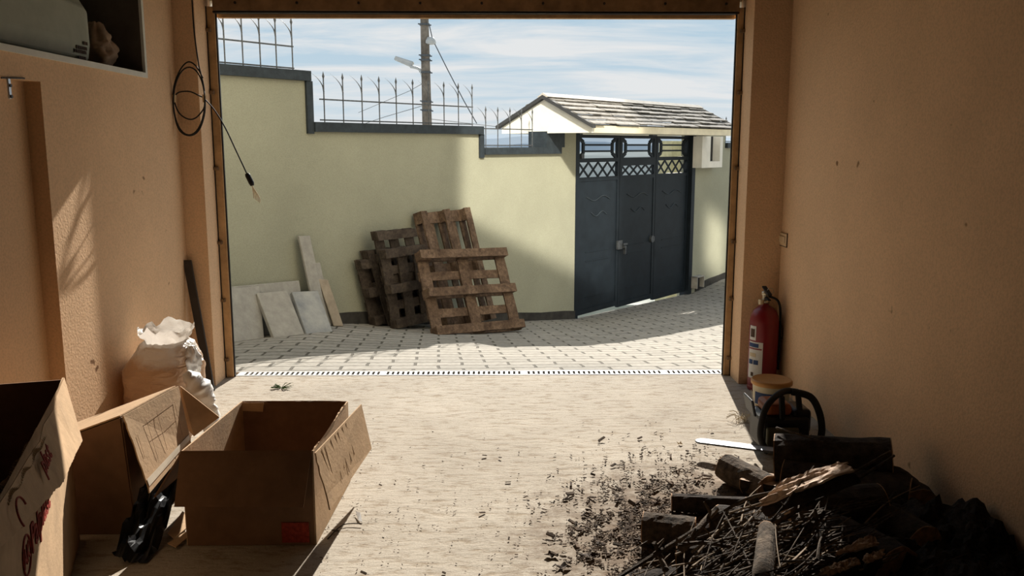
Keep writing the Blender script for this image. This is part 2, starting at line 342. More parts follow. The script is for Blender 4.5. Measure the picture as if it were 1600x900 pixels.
def text_mesh(name, s, size, o, ex, ey, m, parent, depth=.0015):
    c = bpy.data.curves.new('lettering', 'FONT'); c.body = s; c.size = size; c.extrude = depth; c.offset = size*.012
    t = bpy.data.objects.new('lettering', c); C.objects.link(t); bpy.context.view_layer.update()
    me = bpy.data.meshes.new_from_object(t.evaluated_get(bpy.context.evaluated_depsgraph_get())); bpy.data.objects.remove(t)
    ex = V(ex).normalized(); ez = ex.cross(V(ey)).normalized(); ey = ez.cross(ex)
    me.transform(Matrix(((ex.x, ey.x, ez.x, o[0]), (ex.y, ey.y, ez.y, o[1]), (ex.z, ey.z, ez.z, o[2]), (0, 0, 0, 1))))
    me.materials.clear(); me.name = name
    return link(name, me, m, parent)
def struct(name, bm, m, label, cat, parent=None, **kw):
    o = obj(name, bm, m, parent, **kw)
    if parent is None: tag(o, label, cat, kind='structure')
    return o

# ------------------------------------------------------------ the garage shell
XL, XR, YF, YO = -2.06, 1.87, 5.68, 5.99       # left wall, right wall, inner and outer face of the front wall
JL, JR, DZ = -1.918, 1.625, 2.50               # masonry opening
FL, FR = -1.862, 1.578                         # clear opening inside the metal frame
YB, ZC = -8.0, 3.0
bm = bmesh.new()
box(bm, (XL-.25, 2.93, -.2), (XR+.25, 5.925, 0))
struct('floor', bm, M_floor, 'dusty beige concrete garage floor lit by the sun', 'floor')
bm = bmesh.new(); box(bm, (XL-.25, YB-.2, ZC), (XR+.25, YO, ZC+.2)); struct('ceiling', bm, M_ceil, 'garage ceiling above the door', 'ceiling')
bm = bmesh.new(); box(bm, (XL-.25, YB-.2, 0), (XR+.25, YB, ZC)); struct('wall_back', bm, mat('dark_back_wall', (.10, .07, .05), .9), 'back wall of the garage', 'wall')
bm = bmesh.new(); box(bm, (XR, YB, -.2), (XR+.25, YO, ZC)); struct('wall_right', bm, M_wall, 'plain orange plastered wall on the right of the garage', 'wall')
M_rear = mat('dark_unseen_rear', (.05, .042, .036), .95, var=.3, scale=2)  # unseen rear floor and added wall sheets, dark to cut bounced light
bm = bmesh.new(); box(bm, (XL-.25, YB-.2, -.2), (XR+.25, 2.93, 0)); struct('floor_rear', bm, M_rear, 'unseen rear floor of the garage, made dark to cut bounced light', 'floor')
bm = bmesh.new(); box(bm, (XR-.01, YB, 0), (XR-.0005, 1.5, ZC)); struct('dark_sheet_right', bm, M_rear, 'unseen dark sheet added over the right rear wall to cut bounced light', 'wall')
bm = bmesh.new(); box(bm, (XL+.0005, YB, 0), (XL+.01, 1.5, ZC)); struct('dark_sheet_left', bm, M_rear, 'unseen dark sheet added over the left rear wall to cut bounced light', 'wall')
# left wall: niche above, shallow recess below
NB = on_x(228, 122, XL); ny1 = NB.y; nz0 = NB.z; nyr = ny1-.03
RE = on_x(60, 132, XL); ry = 4.01; rz = 1.885; RD = .075
bm = bmesh.new()
box(bm, (XL-.6, ry, -.2), (XL, YO, nz0))             # between recess and corner
box(bm, (XL-.6, ny1, nz0), (XL, YO, ZC))             # beyond the niche
box(bm, (XL-.6, YB, rz), (XL, ry, nz0))              # above the recess
box(bm, (XL-.6, YB, -.2), (XL-RD, ry, rz))           # recess back
box(bm, (XL-.6, YB, nz0), (XL, 1.8, ZC))
box(bm, (XL-.6, 1.8, nz0), (XL-.5, ny1, ZC))
box(bm, (XL-.5, 1.8, 2.75), (XL, ny1, ZC))
bmesh.ops.remove_doubles(bm, verts=bm.verts, dist=1e-5)
struct('wall_left', bm, M_wall, 'orange plastered wall on the left with a recess and a niche', 'wall')
bm = bmesh.new()
for a, b in (((XL-.5, 1.8, nz0), (XL+.012, ny1, nz0+.028)), ((XL-.5, ny1-.028, nz0+.028), (XL+.012, ny1, 2.75)), ((XL-.5, 1.8, 2.722), (XL+.012, ny1-.028, 2.75)), ((XL-.5, 1.8, nz0+.028), (XL+.012, 1.828, 2.722))): box(bm, a, b)
nich = tag(obj('niche_shelf', bm, M_white), 'white edged shelf box sunk in the upper left wall', 'shelf', kind='structure')
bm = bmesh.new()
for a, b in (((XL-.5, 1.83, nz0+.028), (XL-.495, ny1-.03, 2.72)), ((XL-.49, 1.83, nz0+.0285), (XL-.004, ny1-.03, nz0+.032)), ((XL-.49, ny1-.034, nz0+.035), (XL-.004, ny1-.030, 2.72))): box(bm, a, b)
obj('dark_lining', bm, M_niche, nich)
# front wall
bm = bmesh.new()
box(bm, (XL-.25, YF, -.2), (JL, YO-.002, ZC)); box(bm, (JR, YF, -.2), (XR+.25, YO-.002, ZC)); box(bm, (JL, YF, DZ+.10), (JR, YO-.002, ZC))
struct('wall_front', bm, M_wall, 'orange front wall around the garage door opening', 'wall')
# outer skin and the house above
bm = bmesh.new()
box(bm, (-9, YO, -1.5), (JL, YO+.06, 7)); box(bm, (JR, YO, -1.5), (11, YO+.06, 7)); box(bm, (JL, YO, DZ+.05), (JR, YO+.06, 7))
struct('wall_facade', bm, M_facade, 'cream outer wall of the house above the garage door', 'wall')

# door frame
fr = thing('door_1', (JL, 5.93, 0), 'ochre metal frame of the open garage door', 'door frame', kind='structure')
for x0, x1, nm in ((JL, FL, 1), (FR, JR, -1)):
    bm = bmesh.new(); box(bm, (x0, 5.90, .001), (x1, 5.93, DZ)); bevel(bm, .003); obj('frame_post', bm, M_frame, fr)
    e = x1 if nm == 1 else x0
    bm = bmesh.new(); box(bm, (min(e, e+.008*nm), 5.91, .001), (max(e, e+.008*nm), 5.925, DZ-.03)); obj('rubber_seal', bm, M_black, fr)
    o = x0 if nm == 1 else x1
    bm = bmesh.new(); box(bm, (min(o, o+.006*nm), 5.892, .001), (max(o, o+.006*nm), 5.8995, DZ)); obj('seam_strip', bm, M_blackmat, fr)
    for z in (.13, .55, .95, 1.45, 1.95, 2.35):
        bm = bmesh.new(); box(bm, (min(o, o+.03*nm), 5.878, z-.012), (max(o, o+.03*nm), 5.9, z+.012)); bevel(bm, .003)
        cyl(bm, (o+.014*nm, 5.872, z), (o+.014*nm, 5.88, z), .009, 8); obj('hinge_clip', bm, M_header, fr)
z0 = on_y(745, 19, 5.9).z
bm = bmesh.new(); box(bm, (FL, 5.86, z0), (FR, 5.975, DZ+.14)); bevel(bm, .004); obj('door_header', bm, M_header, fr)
bm = bmesh.new(); box(bm, (FL, 5.862, z0-.012), (FR, 5.93, z0-.0005)); obj('header_seal', bm, M_black, fr)
bm = bmesh.new(); box(bm, (FL, 5.95, z0-.03), (FR, 6.0, z0-.001)); obj('header_lip', bm, M_frame, fr)
for i in range(9):
    x = FL+.15+i*.4; bm = bmesh.new(); cyl(bm, (x, 5.852, z0+.05), (x, 5.861, z0+.05), .009, 8); obj('rivet', bm, M_blackmat, fr)

# ------------------------------------------------------------ outside: paving, garden wall, house windows glow
bm = bmesh.new(); NX, NY = 90, 26; rows = []
for i in range(NX+1):
    X = -5.2+i*(16.0/NX); Wy = max(wall_y(X)+.1, 6.5); rows.append([bm.verts.new((X, 6.065+(Wy-6.065)*j/NY, gz(X, 6.065+(Wy-6.065)*j/NY))) for j in range(NY+1)])
for a, b in zip(rows, rows[1:]):
    for j in range(NY): bm.faces.new([a[j], b[j], b[j+1], a[j+1]])
struct('driveway_floor', bm, M_pave, 'sloping driveway of pale grey interlocking paving blocks', 'paving')

# drain: grating in a concrete channel
dr = thing('drain_grating', (-.14, 6.0, -.05), 'narrow slotted drain grating across the garage threshold', 'drain')
bm = bmesh.new(); box(bm, (-1.91, 5.932, -.12), (1.62, 6.07, -.06)); obj('drain_channel', bm, M_black, dr)
bm = bmesh.new(); box(bm, (-1.91, 5.932, -.06), (1.62, 5.938, .002)); box(bm, (-1.91, 6.052, -.06), (1.62, 6.07, .002)); obj('drain_rim', bm, M_slab, dr)
bm = bmesh.new(); x = -1.86
k = 0
while x < 1.59:
    w = .018 if k % 27 else .05
    obox(bm, (x, 5.938, -.014), (w, 0, 0), (0.0, .112, 0), (0, 0, .015)); x += w+.018; k += 1
for y in (5.938, 6.036): box(bm, (-1.9, y, -.014), (1.61, y+.014, .0015))
obj('grating_bars', bm, mat('galvanised_grey', (.62, .60, .56), .6, .2, var=.1), dr)

# garden wall, stepped
S = lambda px, py=300: ws(on_wall(px, py))
s_a, s_b, s_c, s_pier, s_g0, s_g1 = S(486), S(750), S(873), S(877), S(899), S(1081)
zt1, zt2, zt3, ztp = 2.255, 1.745, 1.49, 1.80
T = .24
bm = bmesh.new()
def wseg(s0, s1, zt): obox(bm, wp(s0, -1.6, 0), WD*(s1-s0), -WN*T, UP*(zt+1.6))
wseg(-4.6, s_a, zt1); wseg(s_a, s_b, zt2); wseg(s_b, S(850), zt3); wseg(S(850), s_pier, 1.56); wseg(s_pier, s_g0, ztp+.03)
wseg(s_g1, S(1130), ztp); wseg(S(1130), 14, 1.56)
bmesh.ops.remove_doubles(bm, verts=bm.verts, dist=1e-5)
struct('wall_garden', bm, M_garden, 'stepped pale green garden wall facing the garage', 'garden wall')
def trim(nm, parts, label):
    bm = bmesh.new()
    for s0, s1, z0, z1, o0, o1 in parts: obox(bm, wp(s0, z0, o0), WD*(s1-s0), WN*(o1-o0), UP*(z1-z0))
    struct(nm, bm, M_coping, label, 'coping')
trim('trim_1', [(-4.6, s_a+.02, zt1, zt1+.10, -T-.04, .05), (s_a-.03, s_a+.05, zt2-.02, zt1, -T-.04, .03)], 'dark coping on the tallest left step of the garden wall')
trim('trim_2', [(s_a+.05, s_b+.03, zt2, zt2+.10, -T-.04, .05), (s_b-.02, s_b+.06, zt3-.04, zt2, -T-.04, .03)], 'dark coping on the long middle step of the garden wall')
trim('trim_3', [(s_b+.06, s_c, zt3, zt3+.09, -T-.04, .05), (S(850), s_pier+.02, zt3+.09, ztp+.0, -T-.04, .04)], 'dark coping on the low wall step beside the gate')
trim('trim_4', [(S(1130)+.02, 14, 1.56, 1.66, -T-.04, .05)], 'dark coping on the wall right of the gate')
bm = bmesh.new()
def bseg(px0, px1):
    a = S(px0, 500); b = S(px1, 500); n = 24
    lo = []; 
    for i in range(n+1):
        s = a+(b-a)*i/n; p = wp(s, 0); z = zb(p.x); h = .13+.03*noise.noise(V((s*1.3, 0, 0)))
        q = [wp(s, z-.2, 0), wp(s, z-.2, .022), wp(s, z+h, .018), wp(s, z+h, 0)]; lo.append([bm.verts.new(v) for v in q])
    for u, v in zip(lo, lo[1:]):
        for k in range(4): bm.faces.new([u[k], u[(k+1) % 4], v[(k+1) % 4], v[k]])
    bm.faces.new(lo[0]); bm.faces.new(lo[-1][::-1])
bseg(250, 897); bseg(1084, 1160)
struct('baseboard_garden', bm, mat('dark_skirting', (.05, .045, .038), .9, var=.3), 'dark skirting along the foot of the garden wall', 'skirting')

# spiked fences on the copings
def fence(s_list, zc, h, label, curl=-1):
    f = thing('spiked_fence', wp(s_list[0], zc, -.1), label, 'fence')
    bm = bmesh.new()
    for z in (.02, .235): obox(bm, wp(s_list[0]-.05, zc+z, -.108), WD*(s_list[-1]-s_list[0]+.07), WN*.016, UP*.014)
    obj('rail', bm, M_iron, f)
    for s in s_list:
        bm = bmesh.new(); tube(bm, [wp(s, zc, -.09), wp(s, zc+h*.55, -.09), wp(s, zc+h*.9, -.09), wp(s, zc+h, -.09)], [.0065, .0075, .007, .001], 6)
        tube(bm, [wp(s, zc+h*.86, -.09), wp(s, zc+h*.91, -.09), wp(s, zc+h, -.09)], [.007, .014, .001], 6)
        c = smoothpath([wp(s, zc+h*.60, -.088), wp(s-.02, zc+h*.74, -.09), wp(s-.075, zc+h*.87, -.10), wp(s-.15, zc+h*.97, -.11)], 4)
        tube(bm, c, [.0085-.0007*i for i in range(len(c)-1)]+[.001], 6); obj('spike', bm, M_iron, f)
fz = lambda px: S(px, 150)
fence([fz(x) for x in (310, 337, 363, 391, 418, 443, 468)], zt1+.10, .53, 'wrought iron spikes on the tallest wall step at left')
fence([fz(x) for x in (514.7, 544.5, 574, 601, 627.5, 653.5, 678, 702, 724.5, 746)], zt2+.10, .53, 'long run of wrought iron spikes on the middle wall step')
fence([fz(x) for x in (767, 786, 805, 823, 840)], zt3+.09, .53, 'short run of wrought iron spikes beside the gate roof')
fence([fz(x) for x in (1143, 1160, 1177)], 1.66, .5, 'wrought iron spikes on the wall right of the gate')

# ------------------------------------------------------------ gate
G0, G1, G2, G3 = S(905), S(972), S(1028), S(1079)
GT, GM, GL, GB = 1.765, 1.385, 1.10, -.97
gate = thing('metal_gate', wp(G0, -1.0, 0), 'dark blue-grey metal gate with three panels and open ornamental top', 'gate')
def gbox(bm, s0, s1, z0, z1, o0=-.10, o1=-.05): obox(bm, wp(s0, z0, o0), WD*(s1-s0), WN*(o1-o0), UP*(z1-z0))
def gbar(bm, a, b, r=.02, o=-.075):
    pa, pb = wp(a[0], a[1], o), wp(b[0], b[1], o); d = (pb-pa).normalized(); side = d.cross(WN).normalized()
    obox(bm, pa-side*r-WN*r*.6, pb-pa, side*2*r, WN*r*1.2)
bm = bmesh.new(); gbox(bm, S(899), G0, -1.1, ztp+.02, -.16, 0.0); obj('gate_post', bm, M_gate, gate); bm = bmesh.new(); gbox(bm, G3, S(1084), -1.2, ztp+.02, -.16, 0.02); obj('gate_post', bm, M_gate, gate)
for i, (a, b) in enumerate(((G0, G1), (G1, G2), (G2, G3))):
    bot = (-.965, -1.0, -1.04)[i]
    bm = bmesh.new(); gbox(bm, a+.012, b-.008, bot, GL, -.085, -.06); leaf = obj('gate_leaf', bm, M_gate, gate)
    bm = bmesh.new(); gbox(bm, a+.008, a+.075, bot-.01, GT); gbox(bm, b-.07, b-.004, bot-.01, GT); gbox(bm, a+.075, b-.07, GT-.045, GT)
    gbox(bm, a+.075, b-.07, GM-.03, GM+.03); gbox(bm, a+.075, b-.07, GL-.03, GL+.03); gbox(bm, a+.075, b-.07, bot-.01, bot+.07); obj('leaf_frame', bm, M_gate, leaf)
    n = 4; L = b-a-.145; bm = bmesh.new(); zt, z0 = (GM-.03, GL+.03) if i != 1 else (GM-.09, GL+.03)
    if i == 1: gbox(bm, a+.075, b-.07, GM-.10, GM-.03)
    for k in range(n):
        x0 = a+.075+L*(k+.0)/n; w = 1.04*L/n
        for q in ((x0, x0+w), (x0+w, x0)):
            lo, hi = (q[0], z0), (q[1], zt)
            def clip(p, q_):
                for lim, sg in ((a+.075, 1), (b-.07, -1)):
                    if (p[0]-lim)*sg < 0 and (q_[0]-lim)*sg > 0: t = (lim-p[0])/(q_[0]-p[0]); p = (lim, p[1]+(q_[1]-p[1])*t)
                return p
            l2 = clip(lo, hi); h2 = clip(hi, lo)
            gbar(bm, l2, h2, .014)
    obj('lattice', bm, M_gate, leaf)
    zm = (GT+GM)/2; bm = bmesh.new()
    for zz in (zm+.04, zm-.055): gbar(bm, (a+.19, zz), (b-.19, zz), .014)
    for e, sg in ((a+.07, 1), (b-.07, -1)):
        pts = [(e, GT-.04), (e+.13*sg, zm+.08), (e+.13*sg, zm-.09), (e, GM+.03)]
        for p, q in zip(pts, pts[1:]): gbar(bm, p, q, .025)
    obj('hexagon_ornament', bm, M_gate, leaf)
    mid = (a+b)/2
    for zz, w, oo in ((.80, .33, 0), (.56, .22, .02)):
        pts = [wp(mid+oo+w*(t/10-1), zz+.035*math.sin(t/20*2*math.pi*1.25+2.2), -.056) for t in range(21)]
        bm = bmesh.new(); tube(bm, pts, .009, 5); obj('wave_moulding', bm, mat('worn_gate_paint', (.03, .038, .045), .45, spec=.4), leaf)
    for zz in (-.02, -.16, -.72):
        bm = bmesh.new(); gbar(bm, (a+.28, zz), (b-.28, zz), .007, -.057); obj('raised_strip', bm, M_gate, leaf)
bm = bmesh.new(); gbox(bm, G1-.06, G1+.07, -.05, .09, -.05, -.015); cyl(bm, wp(G1+.1, -.02, -.05), wp(G1+.1, -.02, .03), .025, 10); gbar(bm, (G1+.04, .03), (G1+.16, .03), .014, .02); gbox(bm, G1+.12, G1+.15, -.14, .0, -.03, .01); obj('gate_latch', bm, M_iron, gate)
bm = bmesh.new(); cyl(bm, wp(G2-.09, .03, -.06), wp(G2-.09, .03, -.02), .06, 14); obj('lock_plate', bm, M_iron, gate)
bm = bmesh.new(); gbox(bm, G0+.10, G0+.17, GM+.03, GM+.10, -.1, -.03); gbox(bm, G2-.18, G2-.02, GT, GT+.045, -.1, -.03); gbox(bm, G0+.04, G0+.12, GT, GT+.04, -.1, -.03); obj('stop_block', bm, M_iron, gate)

# canopy over the gate
c0, c1 = S(852, 150), S(1090, 163); RZ, EZ, EO = 2.27, 1.875, .80
can = thing('gate_canopy', wp(c0, 1.8, 0), 'small slate-tiled gable roof over the gate', 'canopy')
bm = bmesh.new()
for nrow, sgn in ((6, 1), (6, -1)):
    for r in range(nrow):
        t0, t1 = r/nrow, (r+1.12)/nrow; ncol = 15
        for k in range(ncol):
            a = c0-.05+(c1-c0+.1)*(k+(.5 if r % 2 else 0)*0+.02)/ncol; b = c0-.05+(c1-c0+.1)*(k+.97)/ncol; j = random.uniform(-.02, .03)
            z_ = lambda t: RZ+(EZ-RZ)*t
            up0, up1 = .012, .035+random.uniform(0, .012)
            o0 = EO*t0*sgn; o1 = (EO*t1+j)*sgn
            pts = [wp(a, z_(t0)+up0, o0), wp(b, z_(t0)+up0, o0), wp(b, z_(t1)+up1, o1), wp(a, z_(t1)+up1, o1)]
            prism(bm, pts, V((0, 0, -.014)))
obj('roof_tiles', bm, M_tile, can)
bm = bmesh.new(); prism(bm, [wp(c0-.06, RZ+.0, -.1), wp(c0-.06, RZ+.055, 0), wp(c0-.06, RZ+.0, .1), wp(c0-.06, RZ-.02, 0)], WD*(c1-c0+.12)); obj('ridge_cap', bm, mat('ridge_mortar', (.5, .46, .4), .9), can)
bm = bmesh.new(); zE = EZ-.10
prism(bm, [wp(c0, RZ-.01, 0), wp(c0, EZ-.01, EO-.02), wp(c0, zE, EO-.02), wp(c0, zE, -EO+.02), wp(c0, EZ-.01, -EO+.02)], WD*.05)
obj('gable', bm, M_white, can); bm = bmesh.new()
prism(bm, [wp(c1, RZ-.01, 0), wp(c1, EZ-.01, EO-.02), wp(c1, zE, EO-.02), wp(c1, zE, -EO+.02), wp(c1, EZ-.01, -EO+.02)], -WD*.05)
obj('gable', bm, M_white, can)
bm = bmesh.new(); obox(bm, wp(c0+.05, zE, EO-.05), WD*(c1-c0-.1), WN*.03, UP*.10); obj('fascia', bm, M_cream, can); bm = bmesh.new(); obox(bm, wp(c0+.05, zE, -EO+.02), WD*(c1-c0-.1), WN*.03, UP*.10); obj('fascia', bm, M_cream, can)
bm = bmesh.new(); obox(bm, wp(c0+.05, zE+.01, -EO+.05), WD*(c1-c0-.1), WN*(2*EO-.10), UP*.02); obj('soffit', bm, M_cream, can)
for sg in (1, -1):
    for s_, w_ in ((c0-.075, .08), (c1+.06, .03)):
        bm = bmesh.new(); a = wp(s_, RZ+.025, 0); b = wp(s_, EZ+.01, (EO+.04)*sg); obox(bm, a, b-a, WD*w_, V((0, 0, -.05)))
        obj('verge_trim', bm, mat('dark_verge', (.045, .045, .045), .8), can)
# meter niche box under the eave
m0, m1 = ws(on_wall(1097, 240, .2)), ws(on_wall(1129, 240, .2)); mz0 = on_wall(1110, 262, .2).z
q0, q1 = ws(on_wall(1110, 240, .2)), ws(on_wall(1125, 240, .2)); qz = on_wall(1118, 252, .2).z; zt = zE-.005
mb = thing('meter_box', wp((m0+m1)/2, mz0, .1), 'white boxy housing with a dark slot under the gate roof', 'housing')
bm = bmesh.new()
for a, b, z0_, z1_ in ((m0, q0, mz0, zt), (q1, m1, mz0, zt), (q0, q1, mz0, qz)): obox(bm, wp(a, z0_, .001), WD*(b-a), WN*.199, UP*(z1_-z0_))
obj('housing', bm, M_white, mb)
bm = bmesh.new(); obox(bm, wp(q0, qz, .002), WD*(q1-q0), WN*.05, UP*(zt-qz)); obj('slot_shade', bm, M_black, mb)  # black block paints in the shade of the open slot
# small vent in the wall right of the gate
vt = thing('wall_vent', wp(S(1090, 435), -.85, 0), 'small square drain box at the wall foot right of the gate', 'vent')
a = on_wall(1084, 444, .001); 
bm = bmesh.new(); obox(bm, wp(S(1083.5), -1.0, .02), WD*.02, WN*.12, UP*.22); obox(bm, wp(S(1094), -1.0, .02), WD*.02, WN*.12, UP*.22); obox(bm, wp(S(1083.5), -.80, .02), WD*(S(1095)-S(1083.5)), WN*.12, UP*.02); obj('vent_frame', bm, M_slab, vt)
bm = bmesh.new(); obox(bm, wp(S(1084.5), -1.0, .021), WD*(S(1094)-S(1084.5)), WN*.03, UP*.2); obj('vent_hole', bm, M_black, vt)
# gate pillar behind, seen through the bars
bm = bmesh.new(); sp_ = ws(on_wall(1050, 230, -1.2)); obox(bm, wp(sp_, -2.5, -1.5), WD*.62, WN*.3, UP*4.2); bevel(bm, .01)
tag(obj('pillar', bm, mat('yellow_render', (.55, .50, .30), .9)), 'yellowish masonry pillar seen through the gate top bars', 'pillar')

window_glint('sun_glint_big_window', wp((S(686)+S(990))/2, 1.72, 0), 2.75, 3.0, 45)
window_glint('sun_glint_small_window', wp(S(1122), -.30, 0), .6, .9, 4)

# ------------------------------------------------------------ utility pole and wires
PZ = 27.0
def far(px, py, Y=PZ): return on_y(px, py, Y)
pole = thing('utility_pole', (far(667, 230).x, PZ, -4), 'weathered utility pole with two street lamps beyond the wall', 'utility pole')
b0, t0 = far(667.5, 200), far(663, 20); ax = (t0-b0)
bm = bmesh.new(); tube(bm, [b0-ax*1.6, b0, t0+ax*.15], [.17, .15, .12], 14); obj('pole_shaft', bm, M_pole, pole)
for py in (38, 86, 93, 112, 158, 172):
    bm = bmesh.new(); c = b0.lerp(t0, (200-py)/180); tube(bm, [c-V((0, 0, .03)), c+V((0, 0, .03))], .155, 12)
    tube(bm, [c+V((-.2, 0, .02)), c+V((.2, 0, -.02))], .02, 6)
    obj('pole_band', bm, M_iron, pole)
bm = bmesh.new(); tube(bm, smoothpath([far(664, 150), far(661, 122), far(655, 108), far(641, 104)], 5), .045, 8); arm = obj('lamp_arm', bm, M_lamp, pole)
a, b = far(643, 104), far(616, 91); d = (b-a); nrm = V((0, 1, 0)); upv = nrm.cross(d).normalized()
if upv.z < 0: upv = -upv
bm = bmesh.new(); prism(bm, [a-upv*.02, a+upv*.16, b+upv*.08, b-upv*.04], V((0, .28, 0))); bevel(bm, .02); obj('lamp_head', bm, M_lamp, arm)
bm = bmesh.new(); lathe(bm, far(672, 66), [(.0, .16), (.12, .14), (.17, .05), (.18, -.03), (.14, -.06), (.03, -.07)][::-1], 16); bl = obj('bell_lamp', bm, M_lamp, pole, smooth=True)
bm = bmesh.new(); tube(bm, [far(664, 58), far(672, 60)], .03, 6); obj('lamp_bracket', bm, M_iron, bl)
def wire(pts, r, label, Y2=None):
    bm = bmesh.new(); tube(bm, pts, r, 5); base = pts[0]
    tag(obj('overhead_wire', bm, M_iron, base=base), label, 'wire')
wire([far(671, 40), far(676, 62), far(700, 110), far(725, 158), far(745, 193)], .015, 'dark cable slanting down to the right from the pole')
wire([far(661, 165), far(600, 183, 30), far(520, 210, 36)], .010, 'thin wire running left from the pole low over the fence')
wire([far(670, 125), far(640, 142, 33), far(560, 176, 40)], .010, 'thin wire running left from the pole above the lower one')
wire([far(673, 186), far(760, 196, 34), far(820, 203, 40)], .012, 'thin wire running right from the pole towards the gate roof')

# ------------------------------------------------------------ hills and valley
def hills(nm, Y, xw, base, amp, py_fn, m, label, cat, depth, n=90, seed=0):
    bm = bmesh.new(); rows = []
    for j in range(9):
        r = []
        for i in range(n+1):
            X = -xw+2*xw*i/n; t = j/8
            crest = EYE+py_fn*Y/1350+amp*(noise.noise(V((X/xw*5+seed, 0, seed)))+.4*noise.noise(V((X/xw*17+seed, 3, 0))))
            z = base+(crest-base)*math.sin(min(t*1.25, 1)*math.pi/2)-(amp*.5*max(0, t-.8)*5)
            r.append(bm.verts.new((X, Y-depth+depth*t, z+amp*.12*noise.noise(V((X*.02, t*6, seed)))*(0 if j == 0 else 1))))
        rows.append(r)
    for a, b in zip(rows, rows[1:]):
        for i in range(n): bm.faces.new([a[i], a[i+1], b[i+1], b[i]])
    tag(obj(nm, bm, m), label, cat, kind='structure')
hills('mountain_range', 2600, 2600, -160, 30, 17, M_mount, 'mountain range on the horizon, pale blue from painted haze', 'mountains', 500, seed=3)
hills('wooded_hill', 1100, 1500, -90, 12, -3, M_hill, 'wooded hills across the valley, blue-green from painted haze', 'hills', 350, seed=8)
bm = bmesh.new(); g = []
for i in range(41):
    g.append([bm.verts.new((-900+45*i, 16+(880*(j/20)**2), -4-(80 if j > 0 else 0)*(j/20)**.8+3*noise.noise(V((i*.4, j*.5, 0))))) for j in range(21)])
for a, b in zip(g, g[1:]):
    for j in range(20):
        x_, y_ = a[j].co.x, a[j].co.y
        bm.faces.new([a[j], b[j], b[j+1], a[j+1]])
bmesh.ops.translate(bm, verts=bm.verts, vec=(0, 14, 0))
tag(obj('valley_ground', bm, M_town), 'town and fields in the valley beyond the gate', 'valley', kind='structure')

# ------------------------------------------------------------ slabs and planks leaning on the garden wall
def leaning(name, bl, br, tl_px, m, label, cat, th=.04, off=None, group=None, h=None):
    """flat piece: two feet on the ground, top edge aimed at the photo's corner"""
    a, b = V(bl), V(br); R = (b-a); w = R.length; R.normalize()
    off_ = off; t = on_wall(tl_px[0], tl_px[1], off_); U = t-a; U -= R*U.dot(R)*0; 
    U2 = (U-R*U.dot(R)); n = R.cross(U2).normalized()
    if n.y > 0: n = -n
    bm = bmesh.new(); obox(bm, a, R*w, U, -n*th); bevel(bm, .004)
    return tag(obj(name, bm, m, base=a), label, cat, group)
def gpt(px, py): return on_g(px, py)
def gw(px, off):
    p = wp(S(px, 500), 0, off); p.z = gz(p.x, p.y)+.003; return p
leaning('concrete_slab', gpt(352, 537), gpt(413, 528), (345, 452), M_slab, 'leftmost pale concrete slab leaning on the garden wall, partly behind the door frame', 'slab', .05, .16)
leaning('concrete_slab', gpt(428, 528), gpt(476, 522), (401, 458), M_slab, 'clean pale square slab in the middle of the leaning slabs', 'slab', .05, .20)
leaning('concrete_slab', gpt(479, 522), gpt(520, 518), (456, 456), M_slabdirty, 'rightmost slab with a dark smudge leaning by the planks', 'slab', .04, .22)
leaning('stone_panel', gw(344, .19), gw(462, .19), (349, 449), M_slab, 'long low slab standing behind the square slabs', 'slab', .03, .08)
leaning('stone_panel', gw(478, .20), gw(495, .20), (467, 369), M_slab, 'tallest narrow stone strip leaning on the garden wall', 'slab', .03, .08)
leaning('wooden_plank', gw(494, .16), gw(507, .16), (487, 411), M_slab, 'grey board leaning right of the tall stone strip', 'plank', .02, .10)
leaning('wooden_plank', gw(503, .20), gw(518, .20), (497, 436), mat('pale_plank', (.42, .34, .25), .9), 'short pale plank at the right end of the leaning boards', 'plank', .02, .12)

# ------------------------------------------------------------ pallets
def pallet(label, o, R, Uv, w, h, runners='h', m=None, n_deck=5, th=.142):
    """o: bottom left corner of the face towards us, R right, Uv up; the runner face looks at us"""
    m = m or M_pal; o = V(o); R = V(R).normalized(); Uv = V(Uv); Uv = (Uv-R*Uv.dot(R)*(0 if th < .14 else 1)).normalized(); Nn = R.cross(Uv).normalized(); K = th/.142   # towards the viewer side
    if Nn.y > 0: Nn = -Nn
    root = thing('wooden_pallet', o-Nn*.07, label, 'pallet')
    if runners == 'h': Lv, Wv, L, Wd, oo = R, Uv, w, h, o
    else: Lv, Wv, L, Wd, oo = Uv, R, h, w, o
    bw = .10
    def board(nm, a0, a1, c0_, c1_, d0, d1):   # along L, across W, depth behind the face
        bm = bmesh.new(); j = lambda s: random.uniform(-s, s)
        obox(bm, oo+Lv*(a0+j(.006))+Wv*(c0_+j(.004))-Nn*d0*K, Lv*(a1-a0)+Wv*j(.006), Wv*(c1_-c0_), -Nn*(d1-d0)*K); 
        bmesh.ops.subdivide_edges(bm, edges=[e for e in bm.edges if e.calc_length() > .4], cuts=7)
        sd = random.random()*50
        for v in bm.verts: v.co += V((noise.noise(v.co*9+V((sd, 0, 0))), noise.noise(v.co*9+V((0, sd, 0))), noise.noise(v.co*9+V((0, 0, sd)))))*.006
        obj(nm, bm, m, root)
    for c in (0, Wd/2-bw/2, Wd-bw):
        board('runner_board', 0, L, c, c+bw, 0, .024)
        for a in (0, L/2-.07, L-.14):
            board('spacer_block', a, a+.14, c+.002, c+bw-.002, .0245, .098)
    for a in (0, L/2-.07, L-.14): board('cross_board', a, a+.14, 0, Wd, .0985, .12)
    for k in range(n_deck):
        c = (Wd-.10)*k/(n_deck-1); board('deck_board', 0, L, c-.0, c+.10, .1205, .142)
    return root
